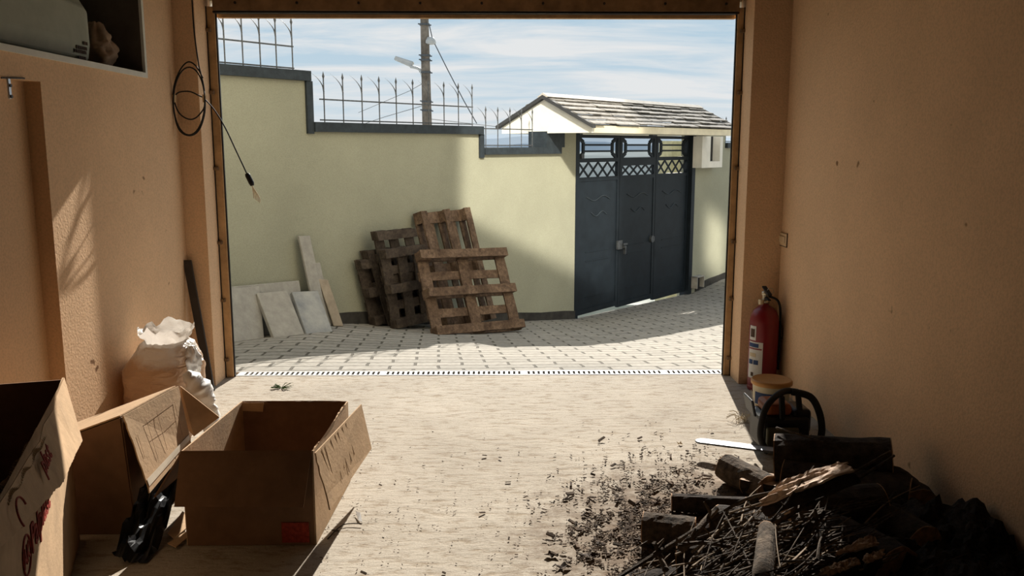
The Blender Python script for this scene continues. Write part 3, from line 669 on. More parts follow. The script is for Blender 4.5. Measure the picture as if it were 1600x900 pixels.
def wallpal(px, py, toppx, w, runners, m, label, lean=12, off=None, n_deck=5):
    a = on_g(px, py); wd = (a-WA).dot(WN)
    if off is not None: a = a+WN*(off-wd); a.z = gz(a.x, a.y)
    t = math.radians(lean); U = UP*math.cos(t)-WN*math.sin(t)
    a.z += .006; tp = on_wall(toppx[0], toppx[1], max(.0, (a-WA).dot(WN)-.2)); h = (tp.z-a.z)/math.cos(t)
    a2 = a+WD*w; sl = (gz(a2.x, a2.y)-a.z)*.5; R = (WD*w+UP*0).normalized()
    s_top = ws(on_wall(toppx[0], toppx[1], max(.0, (a-WA).dot(WN)-.06))); U = U*h+WD*(s_top-ws(a)); return pallet(label, a, R, U, w, h, runners, m, n_deck, .112)
A_ = on_g(685, 523); Bq = on_z(822, 510, A_.z-.06)
Tq = on_y(649, 391, A_.y+.34)
pallet('weathered brown pallet leaning in front of all the others', A_, Bq-A_, Tq-A_, (Bq-A_).length, (Tq-A_).length, 'h', M_pal, 5)
tpx = on_wall(646, 331, .17); s2 = ws(tpx)+.12; w2 = .60; A2 = wp(s2, 0, w2); A2.z = gz(A2.x, A2.y)+.01; T2 = wp(s2, tpx.z, .17)
pallet('brown pallet standing on end behind the front one, its three runners upright', A2, WD, T2-A2, .86, (T2-A2).length, 'v', M_pal, 5)
wallpal(622, 515, (600, 386), .62, 'h', M_pal2, 'dark grey pallet just left of the front pallets, lowest of the left stack', 3, .44)
wallpal(607, 509, (588, 356), .60, 'h', M_pal2, 'tallest pallet of the left stack, showing slots near its top', 3, .315)
wallpal(590, 506, (570, 384), .64, 'v', M_pal2, 'dark pallet seen by its edge, second from the left in the stack', 3, .19)
pallet_leaf = wallpal(566, 503, (559, 401), .15, 'h', M_pal2, 'leftmost and lowest dark pallet against the green wall', 2, .18)

# ------------------------------------------------------------ things in the niche
zs = nz0+.034
pk = thing('foam_package', (XL-.2, 3.6, zs), 'large grey-green wrapped foam package lying in the niche', 'package')
prof = [(0, 0), (.36, 0), (.395, .02), (.40, .10), (.385, .28), (.36, .32), (.16, .66), (.0, .66)]
bm = bmesh.new(); ye = on_x(140, 60, XL-.08).y; secs = []
for y, sx in ((2.0, 1), (3.2, 1), (ye-.25, 1), (ye-.08, .985), (ye-.015, .94), (ye, .84)):
    secs.append([bm.verts.new((XL-.46+p[0]*sx, y+(.05*math.sin(p[1]*4.5) if y > 3.5 else 0), zs+.001+p[1]*(sx if p[1] else 1))) for p in prof])
for a, b in zip(secs, secs[1:]):
    for k in range(len(prof)): bm.faces.new([a[k], a[(k+1) % 8], b[(k+1) % 8], b[k]])
bm.faces.new(secs[0]); bm.faces.new(secs[-1][::-1]); bevel(bm, .006); obj('wrapped_body', bm, M_foam, pk)
for k, (y0p, L_) in enumerate(((67, 7), (75, 20), (81, 24), (90, 15), (95, 15))):
    p = on_x(137-k*.8, y0p+1, XL-.058); bm = bmesh.new(); x = 0; yy = p.y
    while x < L_*.0052:
        w = random.uniform(.006, .016); box(bm, (XL-.062, yy-x-w, p.z-.010), (XL-.058, yy-x, p.z+.006)); x += w+.005
    obj('printed_line', bm, M_ink, pk)
def sackmesh(c, rx, ry, h, seed, seg=28, rings=16, neck=.25, rough=.12):
    bm = bmesh.new(); R_ = []
    for j in range(rings+1):
        t = j/rings; rr = (math.sin(min(1, t*2.2+.35)*math.pi/2))*(1-(1-neck)*max(0, (t-.45)/.55)**1.4); ring = []
        for k in range(seg):
            a = 2*math.pi*k/seg; d = V((math.cos(a), math.sin(a), t*2)); w = 1+rough*2*noise.noise(d*2.1+V((seed, 0, 0)))+rough*noise.noise(d*6+V((0, seed, 0)))
            ring.append(bm.verts.new((c[0]+rx*rr*w*math.cos(a), c[1]+ry*rr*w*math.sin(a), c[2]+h*t+(.0 if j == 0 else .03*h*noise.noise(d*4+V((seed, 1, 0)))))))
        R_.append(ring)
    for a, b in zip(R_, R_[1:]):
        for k in range(seg): bm.faces.new([a[k], a[(k+1) % seg], b[(k+1) % seg], b[k]])
    bm.faces.new(R_[0][::-1]); bm.faces.new(R_[-1]); return bm
p = on_x(165, 100, XL-.15)
tag(obj('small_sack', sackmesh((XL-.18, p.y-.02, zs+.001), .085, .11, .25, 5, neck=.35, rough=.2), M_sack, smooth=True, base=(XL-.18, p.y, zs)), 'crumpled brown sack in the niche beside the package', 'sack')
p = on_x(212, 115, XL-.05)
bm = bmesh.new(); lathe(bm, (XL-.07, p.y, zs+.001), [(.014, 0), (.014, .06), (.009, .065), (.009, .09)], 12)
tag(obj('small_bottle', bm, M_blackmat, base=(XL-.07, p.y, zs)), 'tiny dark bottle at the right end of the niche', 'bottle')

# latch on the recess
p = on_x(10, 122, XL)
lt = thing('wall_latch', (XL+.002, p.y, p.z-.05), 'small bare metal latch hanging on the left wall above the recess', 'latch')
bm = bmesh.new(); a, b = on_x(2, 121.5, XL+.003), on_x(38, 122.5, XL+.003); tube(bm, [a, b], .004, 6); obj('latch_rod', bm, M_iron, lt)
bm = bmesh.new(); box(bm, (XL+.002, p.y-.008, p.z-.085), (XL+.010, p.y+.014, p.z)); bevel(bm, .003); pl = obj('latch_plate', bm, M_steel, lt)
bm = bmesh.new(); cyl(bm, (XL+.010, p.y+.003, p.z-.03), (XL+.016, p.y+.003, p.z-.03), .007, 8); cyl(bm, (XL+.010, p.y+.003, p.z-.075), (XL+.016, p.y+.003, p.z-.075), .007, 8); obj('screw', bm, M_iron, pl)

# ------------------------------------------------------------ coiled cable by the door
yc = 5.60; cc = thing('coiled_cable', on_y(296, 153, yc), 'black coiled cable hanging beside the door, its loose end crossing the opening', 'cable')
P = lambda x, y, Y=yc: on_y(x, y, Y)
def loop(x0, x1, y0, y1, ph, n=36, tilt=0, Y=yc):
    cx, cyy = (x0+x1)/2, (y0+y1)/2
    return [P(cx+(x1-x0)/2*math.cos(2*math.pi*k/n+ph)+tilt*math.sin(2*math.pi*k/n+ph), cyy-(y1-y0)/2*math.sin(2*math.pi*k/n+ph), Y+.01*math.sin(k*.7)) for k in range(n+1)]
bm = bmesh.new()
tube(bm, smoothpath([on_y(298, -40, yc), P(300, 0), P(304, 55), P(311, 105)], 6)+smoothpath([P(313, 112), P(319, 140), P(320, 175), P(311, 203), P(296, 212), P(280, 203), P(272, 175), P(271, 140), P(280, 112), P(293, 97), P(306, 103), P(317, 122)], 6), .0045, 7)
tube(bm, loop(271, 320, 105, 211, .3, Y=yc-.012), .0045, 7)
tube(bm, smoothpath([P(273, 150), P(280, 144), P(296, 143), P(310, 149), P(320, 155), P(318, 170), P(306, 184), P(294, 186), P(281, 178), P(274, 164), P(272, 152)], 6), .0045, 7)
obj('cable_loops', bm, M_blackmat, cc, smooth=True)
for x, y in ((272, 154), (319, 154)):
    bm = bmesh.new(); a, b = P(x, y-6), P(x, y+6); tube(bm, [a, b], [.014, .009], 8); obj('tie', bm, M_tan, cc)
bm = bmesh.new(); tube(bm, smoothpath([P(320, 155), P(335, 172), P(352, 200), P(370, 238), P(386, 272)], 6), .0045, 7); le = obj('loose_end', bm, M_blackmat, cc, smooth=True)
bm = bmesh.new(); tube(bm, [P(385.5, 271), P(387, 274), P(393, 286), P(394.5, 290)], [.012, .017, .017, .012], 10); obj('plug', bm, M_black, le)
bm = bmesh.new()
for k in range(5):
    a = P(394, 290); b = P(396+k*2.3, 302+k*1.5, yc+.01*k); c = P(397+k*2.2, 310+k*1.8, yc+.008*k); tube(bm, smoothpath([a, b, c], 4), .0028, 5)
obj('frayed_wires', bm, mat('bare_wire', (.72, .60, .42), .5), le)

# ------------------------------------------------------------ bag, rod by the left wall
bb = (-1.86, 4.62, 0)
bag = thing('plastic_bag', bb, 'large stuffed translucent plastic bag leaning on the left wall', 'bag')
def bagbody():
    bm = bmesh.new(); R_ = []; seg = 44; rings = 30
    for j in range(rings+1):
        t = j/rings; rr = min(1, .74+1.2*t)*(1-.38*max(0, (t-.72)/.28)**1.3)*(.98 if t < 1 else .9); ring = []
        for k in range(seg):
            a = 2*math.pi*k/seg; d = V((math.cos(a), math.sin(a), t*2.2)); w = 1+.10*noise.noise(d*1.7)+.05*noise.noise(V((d.x*3, d.y*3, t*14)))+.03*noise.noise(d*11)
            lean = .05*t*t
            ring.append(bm.verts.new((bb[0]+.205*rr*w*math.cos(a)+lean, bb[1]+.22*rr*w*math.sin(a), .002+.56*t+(.0 if j == 0 else .03*noise.noise(d*3)))))
        R_.append(ring)
    for a, b in zip(R_, R_[1:]):
        for k in range(seg): bm.faces.new([a[k], a[(k+1) % seg], b[(k+1) % seg], b[k]])
    bm.faces.new(R_[0][::-1]); bm.faces.new(R_[-1])
    for v in bm.verts: v.co.x = max(v.co.x, XL+.004)
    return bm
obj('bag_body', bagbody(), M_bag, bag, smooth=True)
bm = bmesh.new(); seg = 40; R_ = []
for j in range(9):
    t = j/8
    R_.append([bm.verts.new((bb[0]+.05+(.095+.045*t)*(1+.16*noise.noise(V((math.cos(6.283*k/seg)*3, math.sin(6.283*k/seg)*3, j*.3))))*math.cos(6.283*k/seg), bb[1]+(.11+.04*t)*math.sin(6.283*k/seg)+.02*noise.noise(V((k*.7, j*.5, 0))), .53+.10*t+.05*t*noise.noise(V((k*.5, j*.2, 4))))) for k in range(seg)])
for a, b in zip(R_, R_[1:]):
    for k in range(seg): bm.faces.new([a[k], a[(k+1) % seg], b[(k+1) % seg], b[k]])
for v in bm.verts: v.co.x = max(v.co.x, XL+.006)
obj('gathered_rim', bm, M_bag, bag, smooth=True)
bm = sackmesh((bb[0]+.20, bb[1]-.06, .38), .045, .045, .16, 9, neck=.3, rough=.35); obj('knotted_corner', bm, M_bagw, bag, smooth=True)
# thin white bag slumped next to it
pts = [on_y(x, y, 4.42) for x, y in ((290, 582), (302, 596), (312, 612), (318, 628), (324, 642), (332, 668))]
bm = bmesh.new(); tube(bm, smoothpath(pts, 5), [.02+.045*math.sin(min(1, i/18)*2.4) for i in range(26)], 16, wob=.28, seed=3)
tag(obj('white_bag', bm, M_bagw, smooth=True, base=(pts[-1].x, 4.42, 0)), 'small crumpled white plastic bag slumped between big bag and boxes', 'bag')

a = on_z(329, 611, 0.0); t = on_y(287, 407, 5.62); t.x = max(t.x, XL+.02)
bar = thing('metal_bar', a, 'dark flat metal bar leaning in the corner left of the door', 'bar')
d = (t-a); R = V((.052, -.0, 0)); bm = bmesh.new(); obox(bm, a-R/2, R, V((0, .02, 0)), d); bevel(bm, .002); bs = obj('bar_body', bm, mat('dark_bar', (.045, .035, .028), .6, .2), bar)
bm = bmesh.new(); q = a+d*.04; obox(bm, q-R*.28-V((0, .003, 0)), R*.56, V((0, .002, 0)), d*.045); obj('paper_sticker', bm, M_label, bar)

# ------------------------------------------------------------ fire extinguisher, bucket, chainsaw
ex = (1.742, 5.55, 0); fe = thing('fire_extinguisher', ex, 'red fire extinguisher standing in the corner right of the door', 'fire extinguisher'); r = .093
bm = bmesh.new(); lathe(bm, ex, [(r*.96, .001), (r, .012), (r, .03), (r*.985, .034), (r, .04), (r, .46), (r*.95, .50), (r*.78, .535), (r*.5, .56), (r*.26, .57), (r*.24, .585)], 40); obj('cylinder_body', bm, M_redp, fe, smooth=True)
bm = bmesh.new(); lathe(bm, (ex[0], ex[1], .585), [(.028, 0), (.028, .02), (.020, .025), (.020, .05), (.026, .055), (.026, .075), (.01, .08)], 16); vv = obj('valve', bm, M_chrome, fe, smooth=True)
bm = bmesh.new(); obox(bm, (ex[0]-.015, ex[1]-.09, .645), (.03, 0, 0), (0, .13, .035), (0, 0, .012)); obox(bm, (ex[0]-.012, ex[1]-.08, .61), (.024, 0, 0), (0, .09, .01), (0, 0, .01)); bevel(bm, .003); obj('squeeze_handle', bm, M_blackmat, fe)
bm = bmesh.new(); lathe(bm, (ex[0]-.034, ex[1]-.02, .60), [(.003, -.02), (.018, -.02), (.018, .012), (.003, .012)], 14); obj('gauge', bm, M_chrome, fe)
bm = bmesh.new(); tube(bm, smoothpath([(ex[0]+.02, ex[1], .63), (ex[0]+.075, ex[1]-.03, .60), (ex[0]+.098, ex[1]-.02, .5), (ex[0]+.100, ex[1]-.02, .3), (ex[0]+.098, ex[1]-.02, .14)], 6), .008, 8); obj('hose', bm, M_blackmat, fe, smooth=True)
bm = bmesh.new(); tube(bm, [(ex[0]+.02+.022*math.cos(k*.52), ex[1]-.03, .665+.022*math.sin(k*.52)) for k in range(13)], .002, 5); obj('pin_ring', bm, M_chrome, fe)
def curved_patch(c, r, a0, a1, z0, z1, n=10):
    bm = bmesh.new(); A = [math.radians(a0+(a1-a0)*k/n) for k in range(n+1)]; ri, ro = r+.0005, r+.002; L = []
    for a in A: L.append([bm.verts.new((c[0]+q*math.cos(a), c[1]+q*math.sin(a), z)) for q, z in ((ri, z0), (ro, z0), (ro, z1), (ri, z1))])
    for u, v in zip(L, L[1:]):
        for k in range(4): bm.faces.new([u[k], u[(k+1) % 4], v[(k+1) % 4], v[k]])
    bm.faces.new(L[0]); bm.faces.new(L[-1][::-1]); return bm
lb = obj('main_label', curved_patch(ex, r, 188, 252, .09, .335), M_label, fe); obj('upper_label', curved_patch(ex, r, 188, 222, .345, .44), M_label, fe)
for a0, a1, z0_, z1_, m_ in ((190, 235, .30, .325, M_blue), (190, 248, .285, .294, M_redp), (195, 225, .235, .26, M_straw), (192, 212, .185, .215, M_blue), (216, 236, .185, .215, M_blue), (205, 217, .105, .13, M_ink)):
    obj('label_print', curved_patch(ex, r+.0018, a0, a1, z0_, z1_, 6), m_, lb)
obj('label_print', curved_patch(ex, r+.0018, 195, 216, .365, .42, 6), M_ink, fe)

bk = on_z(1206, 592, .265); bc = (bk.x, bk.y, 0); bu = thing('plastic_bucket', bc, 'yellow lidded plastic bucket behind the chainsaw', 'bucket')
bm = bmesh.new(); lathe(bm, bc, [(.088, .001), (.092, .01), (.107, .235), (.11, .24)], 36); bd = obj('bucket_body', bm, M_bucketside, bu, smooth=True)
bm = bmesh.new(); lathe(bm, (bc[0], bc[1], .236), [(.112, 0), (.117, .004), (.117, .022), (.110, .030), (.104, .026), (.02, .022)], 36); obj('lid', bm, M_bucket, bu, smooth=True)
obj('printed_band', curved_patch(bc, .1035, 195, 275, .13, .20, 14), M_blue, bd); obj('printed_band', curved_patch(bc, .098, 195, 300, .03, .12, 14), M_bucket, bd)
bm = bmesh.new(); tube(bm, [(bc[0]+.118*math.cos(math.radians(a)), bc[1]+.118*math.sin(math.radians(a)), .2-.17*math.sin(math.radians((a-180)/1.0))) for a in range(180, 361, 12)], .0025, 6); obj('wire_handle', bm, M_steel, bu)

cs = on_z(1208, 700, .0); cs = V((1.44, 4.42, 0)); saw = thing('chainsaw', cs, 'orange and black chainsaw with its bar pointing left over the floor', 'chainsaw')
def B(x0, x1, y0, y1, z0, z1, nm, m, bv=.02):
    bm = bmesh.new(); box(bm, (cs.x+x0, cs.y+y0, z0), (cs.x+x1, cs.y+y1, z1)); bevel(bm, bv, 3); return obj(nm, bm, m, saw)
B(-.07, .19, -.10, .14, .012, .20, 'engine_housing', M_black, .03)
B(-.04, .10, -.07, .11, .195, .262, 'top_cover', M_orange, .025)
B(.10, .20, -.08, .10, .10, .235, 'rear_cover', M_black, .025)
B(-.05, .12, -.13, -.10, .03, .15, 'starter_cover', mat('grey_green_cover', (.10, .095, .055), .6), .01)
bm = bmesh.new(); tube(bm, smoothpath([(cs.x-.05, cs.y-.14, .03), (cs.x-.095, cs.y-.16, .12), (cs.x-.08, cs.y-.15, .24), (cs.x-.03, cs.y-.12, .305), (cs.x+.06, cs.y-.04, .325), (cs.x+.14, cs.y+.0, .31)], 6), .017, 10); obj('front_handle', bm, M_blackmat, saw, smooth=True)
bm = bmesh.new(); tube(bm, smoothpath([(cs.x+.10, cs.y-.03, .32), (cs.x+.19, cs.y-.06, .30), (cs.x+.235, cs.y-.08, .22), (cs.x+.25, cs.y-.09, .12), (cs.x+.23, cs.y-.08, .05), (cs.x+.16, cs.y-.05, .035)], 6), .019, 10); obj('rear_handle', bm, M_blackmat, saw, smooth=True)
bm = bmesh.new(); obox(bm, (cs.x+.02, cs.y-.11, .19), (.03, 0, 0), (0, .02, 0), (0, .03, .12)); bevel(bm, .005); obj('handle_bracket', bm, M_black, saw)
bm = bmesh.new(); obox(bm, (cs.x+.125, cs.y-.08, .19), (.03, 0, 0), (0, .02, 0), (-.01, .03, .13)); bevel(bm, .005); obj('handle_bracket', bm, M_black, saw)
bm = bmesh.new(); obox(bm, (cs.x-.10, cs.y-.06, .19), (.014, 0, 0), (0, .16, 0), (-.02, 0, .09)); bevel(bm, .006); obj('hand_guard', bm, M_black, saw)
bm = bmesh.new(); cyl(bm, (cs.x+.03, cs.y-.132, .09), (cs.x+.03, cs.y-.155, .09), .035, 16); obj('fuel_cap', bm, M_black, saw)
# guide bar
g0, g1 = on_z(1088, 689, .075), on_z(1192, 702, .095); dv = (g1-g0); Lb = dv.length; dv.normalize(); sd = dv.cross(UP).normalized(); pts = []
hw = .034
for k in range(9): a = math.pi/2+math.pi*k/8; pts.append(g0+dv*(hw+hw*math.cos(a))+sd*hw*math.sin(a)*-1)
pts += [g0+dv*(Lb+.08)+sd*hw, g0+dv*(Lb+.08)-sd*hw]
bm = bmesh.new(); prism(bm, pts, UP*.006); gbj = obj('guide_bar', bm, M_steel, saw)
bm = bmesh.new(); pp = [p+UP*.003+(p-(g0+dv*hw)).normalized()*.003*0 for p in pts]; pp = pp[-1:]+pp[:-1]; 
tube(bm, pp, .0055, 6); obj('chain', bm, M_iron, gbj)

# ------------------------------------------------------------ switch, socket
def plate(px0, py0, px1, py1, nm, label, kind):
    a, b = on_x(px0, py0, XR), on_x(px1, py1, XR); y0, y1 = sorted((a.y, b.y)); z0, z1 = sorted((a.z, b.z))
    if y1-y0 < .05: y0, y1 = (y0+y1)/2-.04, (y0+y1)/2+.04
    root = thing(nm, (XR, (y0+y1)/2, (z0+z1)/2), label, kind)
    bm = bmesh.new(); box(bm, (XR-.010, y0, z0), (XR-.0005, y1, z1)); bevel(bm, .003); obj('cover_plate', bm, M_switch, root)
    bm = bmesh.new(); box(bm, (XR-.0106, y0-.003, z0-.003), (XR-.004, y1+.003, z0+.002)); box(bm, (XR-.006, y0-.004, z0-.004), (XR-.0004, y0, z1+.004)); box(bm, (XR-.006, y1, z0-.004), (XR-.0004, y1+.004, z1+.004)); obj('painted_shadow_line', bm, M_ink, root)  # dark strips draw a shadow line round the plate
    bm = bmesh.new()
    if kind == 'switch': box(bm, (XR-.015, y0+.02, z0+.02), (XR-.0105, y1-.02, z1-.02)); bevel(bm, .002); obj('rocker', bm, M_switch, root)
    else: cyl(bm, (XR-.013, (y0+y1)/2, (z0+z1)/2), (XR-.0105, (y0+y1)/2, (z0+z1)/2), .02, 20); obj('socket_face', bm, M_ink, root)
plate(1219, 362, 1230, 386, 'light_switch', 'orange-tinted light switch on the right wall', 'switch')
plate(1212, 505, 1223, 528, 'wall_socket', 'power socket low on the right wall above the bucket', 'socket')

# ------------------------------------------------------------ cardboard boxes
# box 1: nearest, far left
def on_plane(px, py, p0, n):
    r = V(ray(px, py)); o = V((0, 0, EYE)); t = (V(p0)-o).dot(n)/r.dot(n); return o+r*t
Fc, Hn = V((-1.70, 3.27, 0)), .70; dN = V((.34, -.94, 0)).normalized(); Nc = Fc+dN*1.5; dL = V((-dN.y, dN.x, 0))*-1; wL = .34
ns = V((-dN.y, dN.x, 0)); fwd = -dN
b1 = thing('cardboard_box', (Fc+Nc)/2+dL*.2, 'tall open carton at the far left with red lettering on its sunlit side', 'box')
Z = lambda p, z: V((p.x, p.y, z))
FL_, NL_ = Fc+dL*wL, Nc+dL*wL
rim = [on_plane(x, y, Fc, ns) for x, y in ((97, 590), (84, 622), (80, 640), (64, 664), (58, 690), (40, 715), (14, 758), (-30, 822))]
panel('side_panel', [Z(Nc, .002), Z(Fc-dN*.1, .002)]+rim+[Z(Nc, .62)], M_card, b1, .006)
panel('side_panel', [Z(NL_, .002), Z(FL_, .002), Z(FL_, Hn), Z(NL_, Hn)], M_cardshade, b1, .006)
panel('end_panel', [Z(Fc, .002), Z(FL_, .002), Z(FL_, Hn+.01), Z(Fc, rim[0].z)], M_cardshade, b1, .006)
panel('end_panel', [Z(Nc, .002), Z(NL_, .002), Z(NL_, .62), Z(Nc, .62)], M_cardshade, b1, .006)
panel('bottom_panel', [Z(Fc, .004), Z(FL_, .004), Z(NL_, .004), Z(Nc, .004)], M_cardshade, b1, .006)
up = lambda px, py, d: on_plane(px, py, Fc+ns*d, ns)
hA, hB = rim[0]+ns*.008, rim[-1]+ns*.008
oA = on_z(129, 688, .49); pn = (oA-hA).cross(dN).normalized(); oM, oN, oB = [on_plane(x, y, oA, pn) for x, y in ((100, 753), (36, 824), (-30, 884))]
fl = panel('side_flap', [hA, oA, oM, oN, oB]+[q+ns*.008 for q in rim[:0:-1]], M_card, b1, .005, jag=(1, 2, 3), amp=.008)
bm = bmesh.new(); n = 46; ra, rb = up(66, 672, .0), up(0, 780, .0)
for i in range(n):
    q = ra.lerp(rb, i/n)+V((0, 0, .006*math.sin(i*.5))); tube(bm, [q-ns*.012+V((0, 0, .012)), q+ns*.016-V((0, 0, .02))], .003, 4)
obj('torn_corrugation', bm, M_cardedge, b1)
c = on_plane(37, 868, Fc, ns)+ns*.0085
bm = bmesh.new(); tube(bm, [c+fwd*.062*math.cos(k*math.pi/16)+UP*.056*math.sin(k*math.pi/16) for k in range(33)], .0028, 5, caps=False); obj('printed_ring', bm, M_red, b1)
text_mesh('lettering_mark', 'AK', .075, c-fwd*.050-UP*.024, fwd, UP, M_red, b1)
text_mesh('lettering', 'Palplast', .125, c+fwd*.08-UP*.035, fwd, UP, M_red, b1)
fn = (oA-hA).cross(hB-hA).normalized(); fn = fn if fn.x > 0 else -fn
c2 = on_plane(72, 742, hA+fn*.009, fn); fd = (on_plane(92, 678, hA+fn*.009, fn)-c2).normalized(); fu = fn.cross(fd)
text_mesh('flap_lettering', 'plast', .085, c2, fd, fu, M_red, b1)
c3 = on_plane(36, 800, hA+fn*.012, fn)
bm = bmesh.new(); tube(bm, [c3+fd*.05*math.cos(k*math.pi/16)+fu*.04*math.sin(k*math.pi/16) for k in range(20)], .0028, 5, caps=False); obj('flap_ring', bm, M_red, b1)

# box 2: crumpled, behind
b2 = thing('cardboard_box', (-1.72, 3.65, 0), 'sagging carton against the left wall, its sunlit flap hanging open', 'box')
C1, C2 = V((-1.55, 3.42, .505)), V((-1.495, 3.88, .50)); L1, L2 = V((-1.98, 3.42, .345)), V((-1.97, 3.90, .32))
panel('front_panel', [Z(L1, .002), Z(C1+V((.03, 0, 0)), .002), C1, L1], M_cardshade, b2)
panel('side_panel', [Z(C1+V((.03, 0, 0)), .002), Z(C2+V((.03, 0, 0)), .002), C2, C1], M_cardshade, b2)
panel('side_panel', [Z(L1, .002), Z(L2, .002), L2, L1], M_cardshade, b2); panel('back_panel', [Z(L2, .002), Z(C2+V((.03, 0, 0)), .002), C2, L2], M_cardshade, b2)
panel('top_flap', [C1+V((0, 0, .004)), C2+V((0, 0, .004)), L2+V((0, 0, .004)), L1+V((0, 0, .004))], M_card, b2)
e = V((.008, 0, .006))
O1, O2 = on_z(232, 771, .20), on_z(297, 693, .25)
panel('hanging_flap', [C1+e, O1, O2, C2+e], M_card, b2, jag=(0,), amp=.005)
fpn = (O1-C1).cross(C2-C1).normalized(); fpn = -fpn if fpn.x < 0 else fpn
Fp = lambda u, v: (C1+e).lerp(C2+e, u).lerp(O1.lerp(O2, u), v)+fpn*.008
bm = bmesh.new()
for (u0, v0, u1, v1) in ((.3, .2, .85, .2), (.3, .2, .3, .75), (.85, .2, .85, .75), (.3, .45, .85, .45), (.5, .2, .5, .75), (.1, .3, .1, .6)): tube(bm, [Fp(u0, v0), Fp(u1, v1)], .0006, 4)
obj('printed_frame', bm, M_cardshade, b2)
bm = bmesh.new(); a, b_, c_, d_ = Fp(.02, .84), Fp(.98, .84), Fp(.98, .93), Fp(.02, .93); prism(bm, [a, b_, c_, d_], fpn*.001); obj('tape_strip', bm, M_tape, b2)
panel('end_flap', [C2+V((.015, .02, 0)), on_z(343, 652, .33), on_z(303, 682, .25), on_z(284, 660, .32)], M_card, b2)

# box 3: front, empty
b3 = thing('cardboard_box', (-1.0, 3.65, 0), 'empty open carton in front, its flaps folded down outside', 'box')
a0, a1, a2, a3 = V((-1.265, 3.31, 0)), V((-.752, 3.31, 0)), V((-.728, 3.98, 0)), V((-1.225, 3.99, 0)); H3 = .40
panel('front_panel', [Z(a0, .002), Z(a1, .002), Z(a1, H3), Z(a0, H3)], M_cardshade, b3)
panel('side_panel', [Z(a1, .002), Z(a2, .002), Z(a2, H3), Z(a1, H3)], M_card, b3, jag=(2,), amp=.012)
panel('back_panel', [Z(a2, .002), Z(a3, .002), Z(a3, H3), Z(a2, H3)], M_cardshade, b3, jag=(2,), amp=.004)
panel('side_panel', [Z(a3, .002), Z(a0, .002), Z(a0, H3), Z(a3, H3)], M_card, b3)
panel('bottom_panel', [Z(a0, .004), Z(a1, .004), Z(a2, .004), Z(a3, .004)], M_cardshade, b3)
panel('front_flap', [V((-1.27, 3.303, H3+.004)), V((-.75, 3.303, H3+.004)), on_y(474, 793, 3.215), on_y(272, 792, 3.215)], M_cardshade, b3)
sf = panel('side_flap', [on_z(491, 708, .393), on_z(514, 797, .17), on_z(579, 701, .17), on_z(563, 632, .395)], M_card, b3, jag=(0,), amp=.008)
p0, p1, p2, p3 = on_z(491, 708, .393), on_z(514, 797, .17), on_z(579, 701, .17), on_z(563, 632, .395); nf = (p1-p0).cross(p3-p0).normalized(); nf = nf if nf.x > 0 else -nf
bm = bmesh.new()
for k in range(7):
    u = .08+.09*k+random.uniform(-.02, .02); q = p0.lerp(p3, u)+nf*.0075; w_ = p1.lerp(p2, u+.03)+nf*.0075; tube(bm, [q.lerp(w_, .03), q.lerp(w_, .5)+V((0, random.uniform(-.01, .01), 0)), q.lerp(w_, random.uniform(.6, .95))], .0009, 4)
obj('crease', bm, M_cardshade, sf)
panel('torn_piece', [V((-1.225, 3.975, H3-.002)), V((-1.12, 3.975, H3-.002)), V((-1.125, 3.968, H3-.045)), V((-1.22, 3.968, H3-.04))], M_card, b3, .002)
bm = bmesh.new(); q = on_y(440, 822, 3.302); box(bm, (q.x, 3.2995, q.z-.07), (q.x+.11, 3.3035, q.z+.015)); obj('red_print', bm, M_red, b3)
# left flap of box 3, folded over outside
panel('side_flap', [V((-1.27, 3.32, H3)), V((-1.40, 3.33, .2)), V((-1.36, 3.95, .2)), V((-1.232, 3.98, H3))], M_cardshade, b3)

# dark plastic between the boxes, scraps of card on the floor
bm = bmesh.new(); g = []
for i in range(15):
    row = []
    for j in range(15):
        x = -1.50+.13*i/14; y = 3.15+.5*j/14; z = .05+.22*(j/14)+.05*noise.noise(V((i*.35, j*.45, 2)))+.02*noise.noise(V((i*1.1, j*.9, 5)))-.08*(i/14)
        row.append(bm.verts.new((x+.02*noise.noise(V((i, j, 1))), y, max(z, .006))))
    g.append(row)
for a, b in zip(g, g[1:]):
    for j in range(14): bm.faces.new([a[j], b[j], b[j+1], a[j+1]])
o = obj('black_plastic_sheet', bm, M_black, base=(-1.43, 3.3, 0)); md = o.modifiers.new('thickness', 'SOLIDIFY'); md.thickness = .002
tag(o, 'crumpled black plastic sheet stuffed between two cartons', 'plastic sheet')
for k, (pa, lab) in enumerate((([(262, 835), (285, 800), (296, 806), (292, 826), (272, 842)], 'bright cardboard scrap lying in the gap between the cartons'), ([(262, 850), (290, 832), (296, 838), (275, 856)], 'smaller cardboard scrap nearest the camera between the cartons'))):
    pts = [on_z(x, y, .012) for x, y in pa]; bm = bmesh.new(); prism(bm, pts, V((0, 0, .004))); tag(obj('cardboard_scrap', bm, M_card, base=pts[0]), lab, 'cardboard scrap')

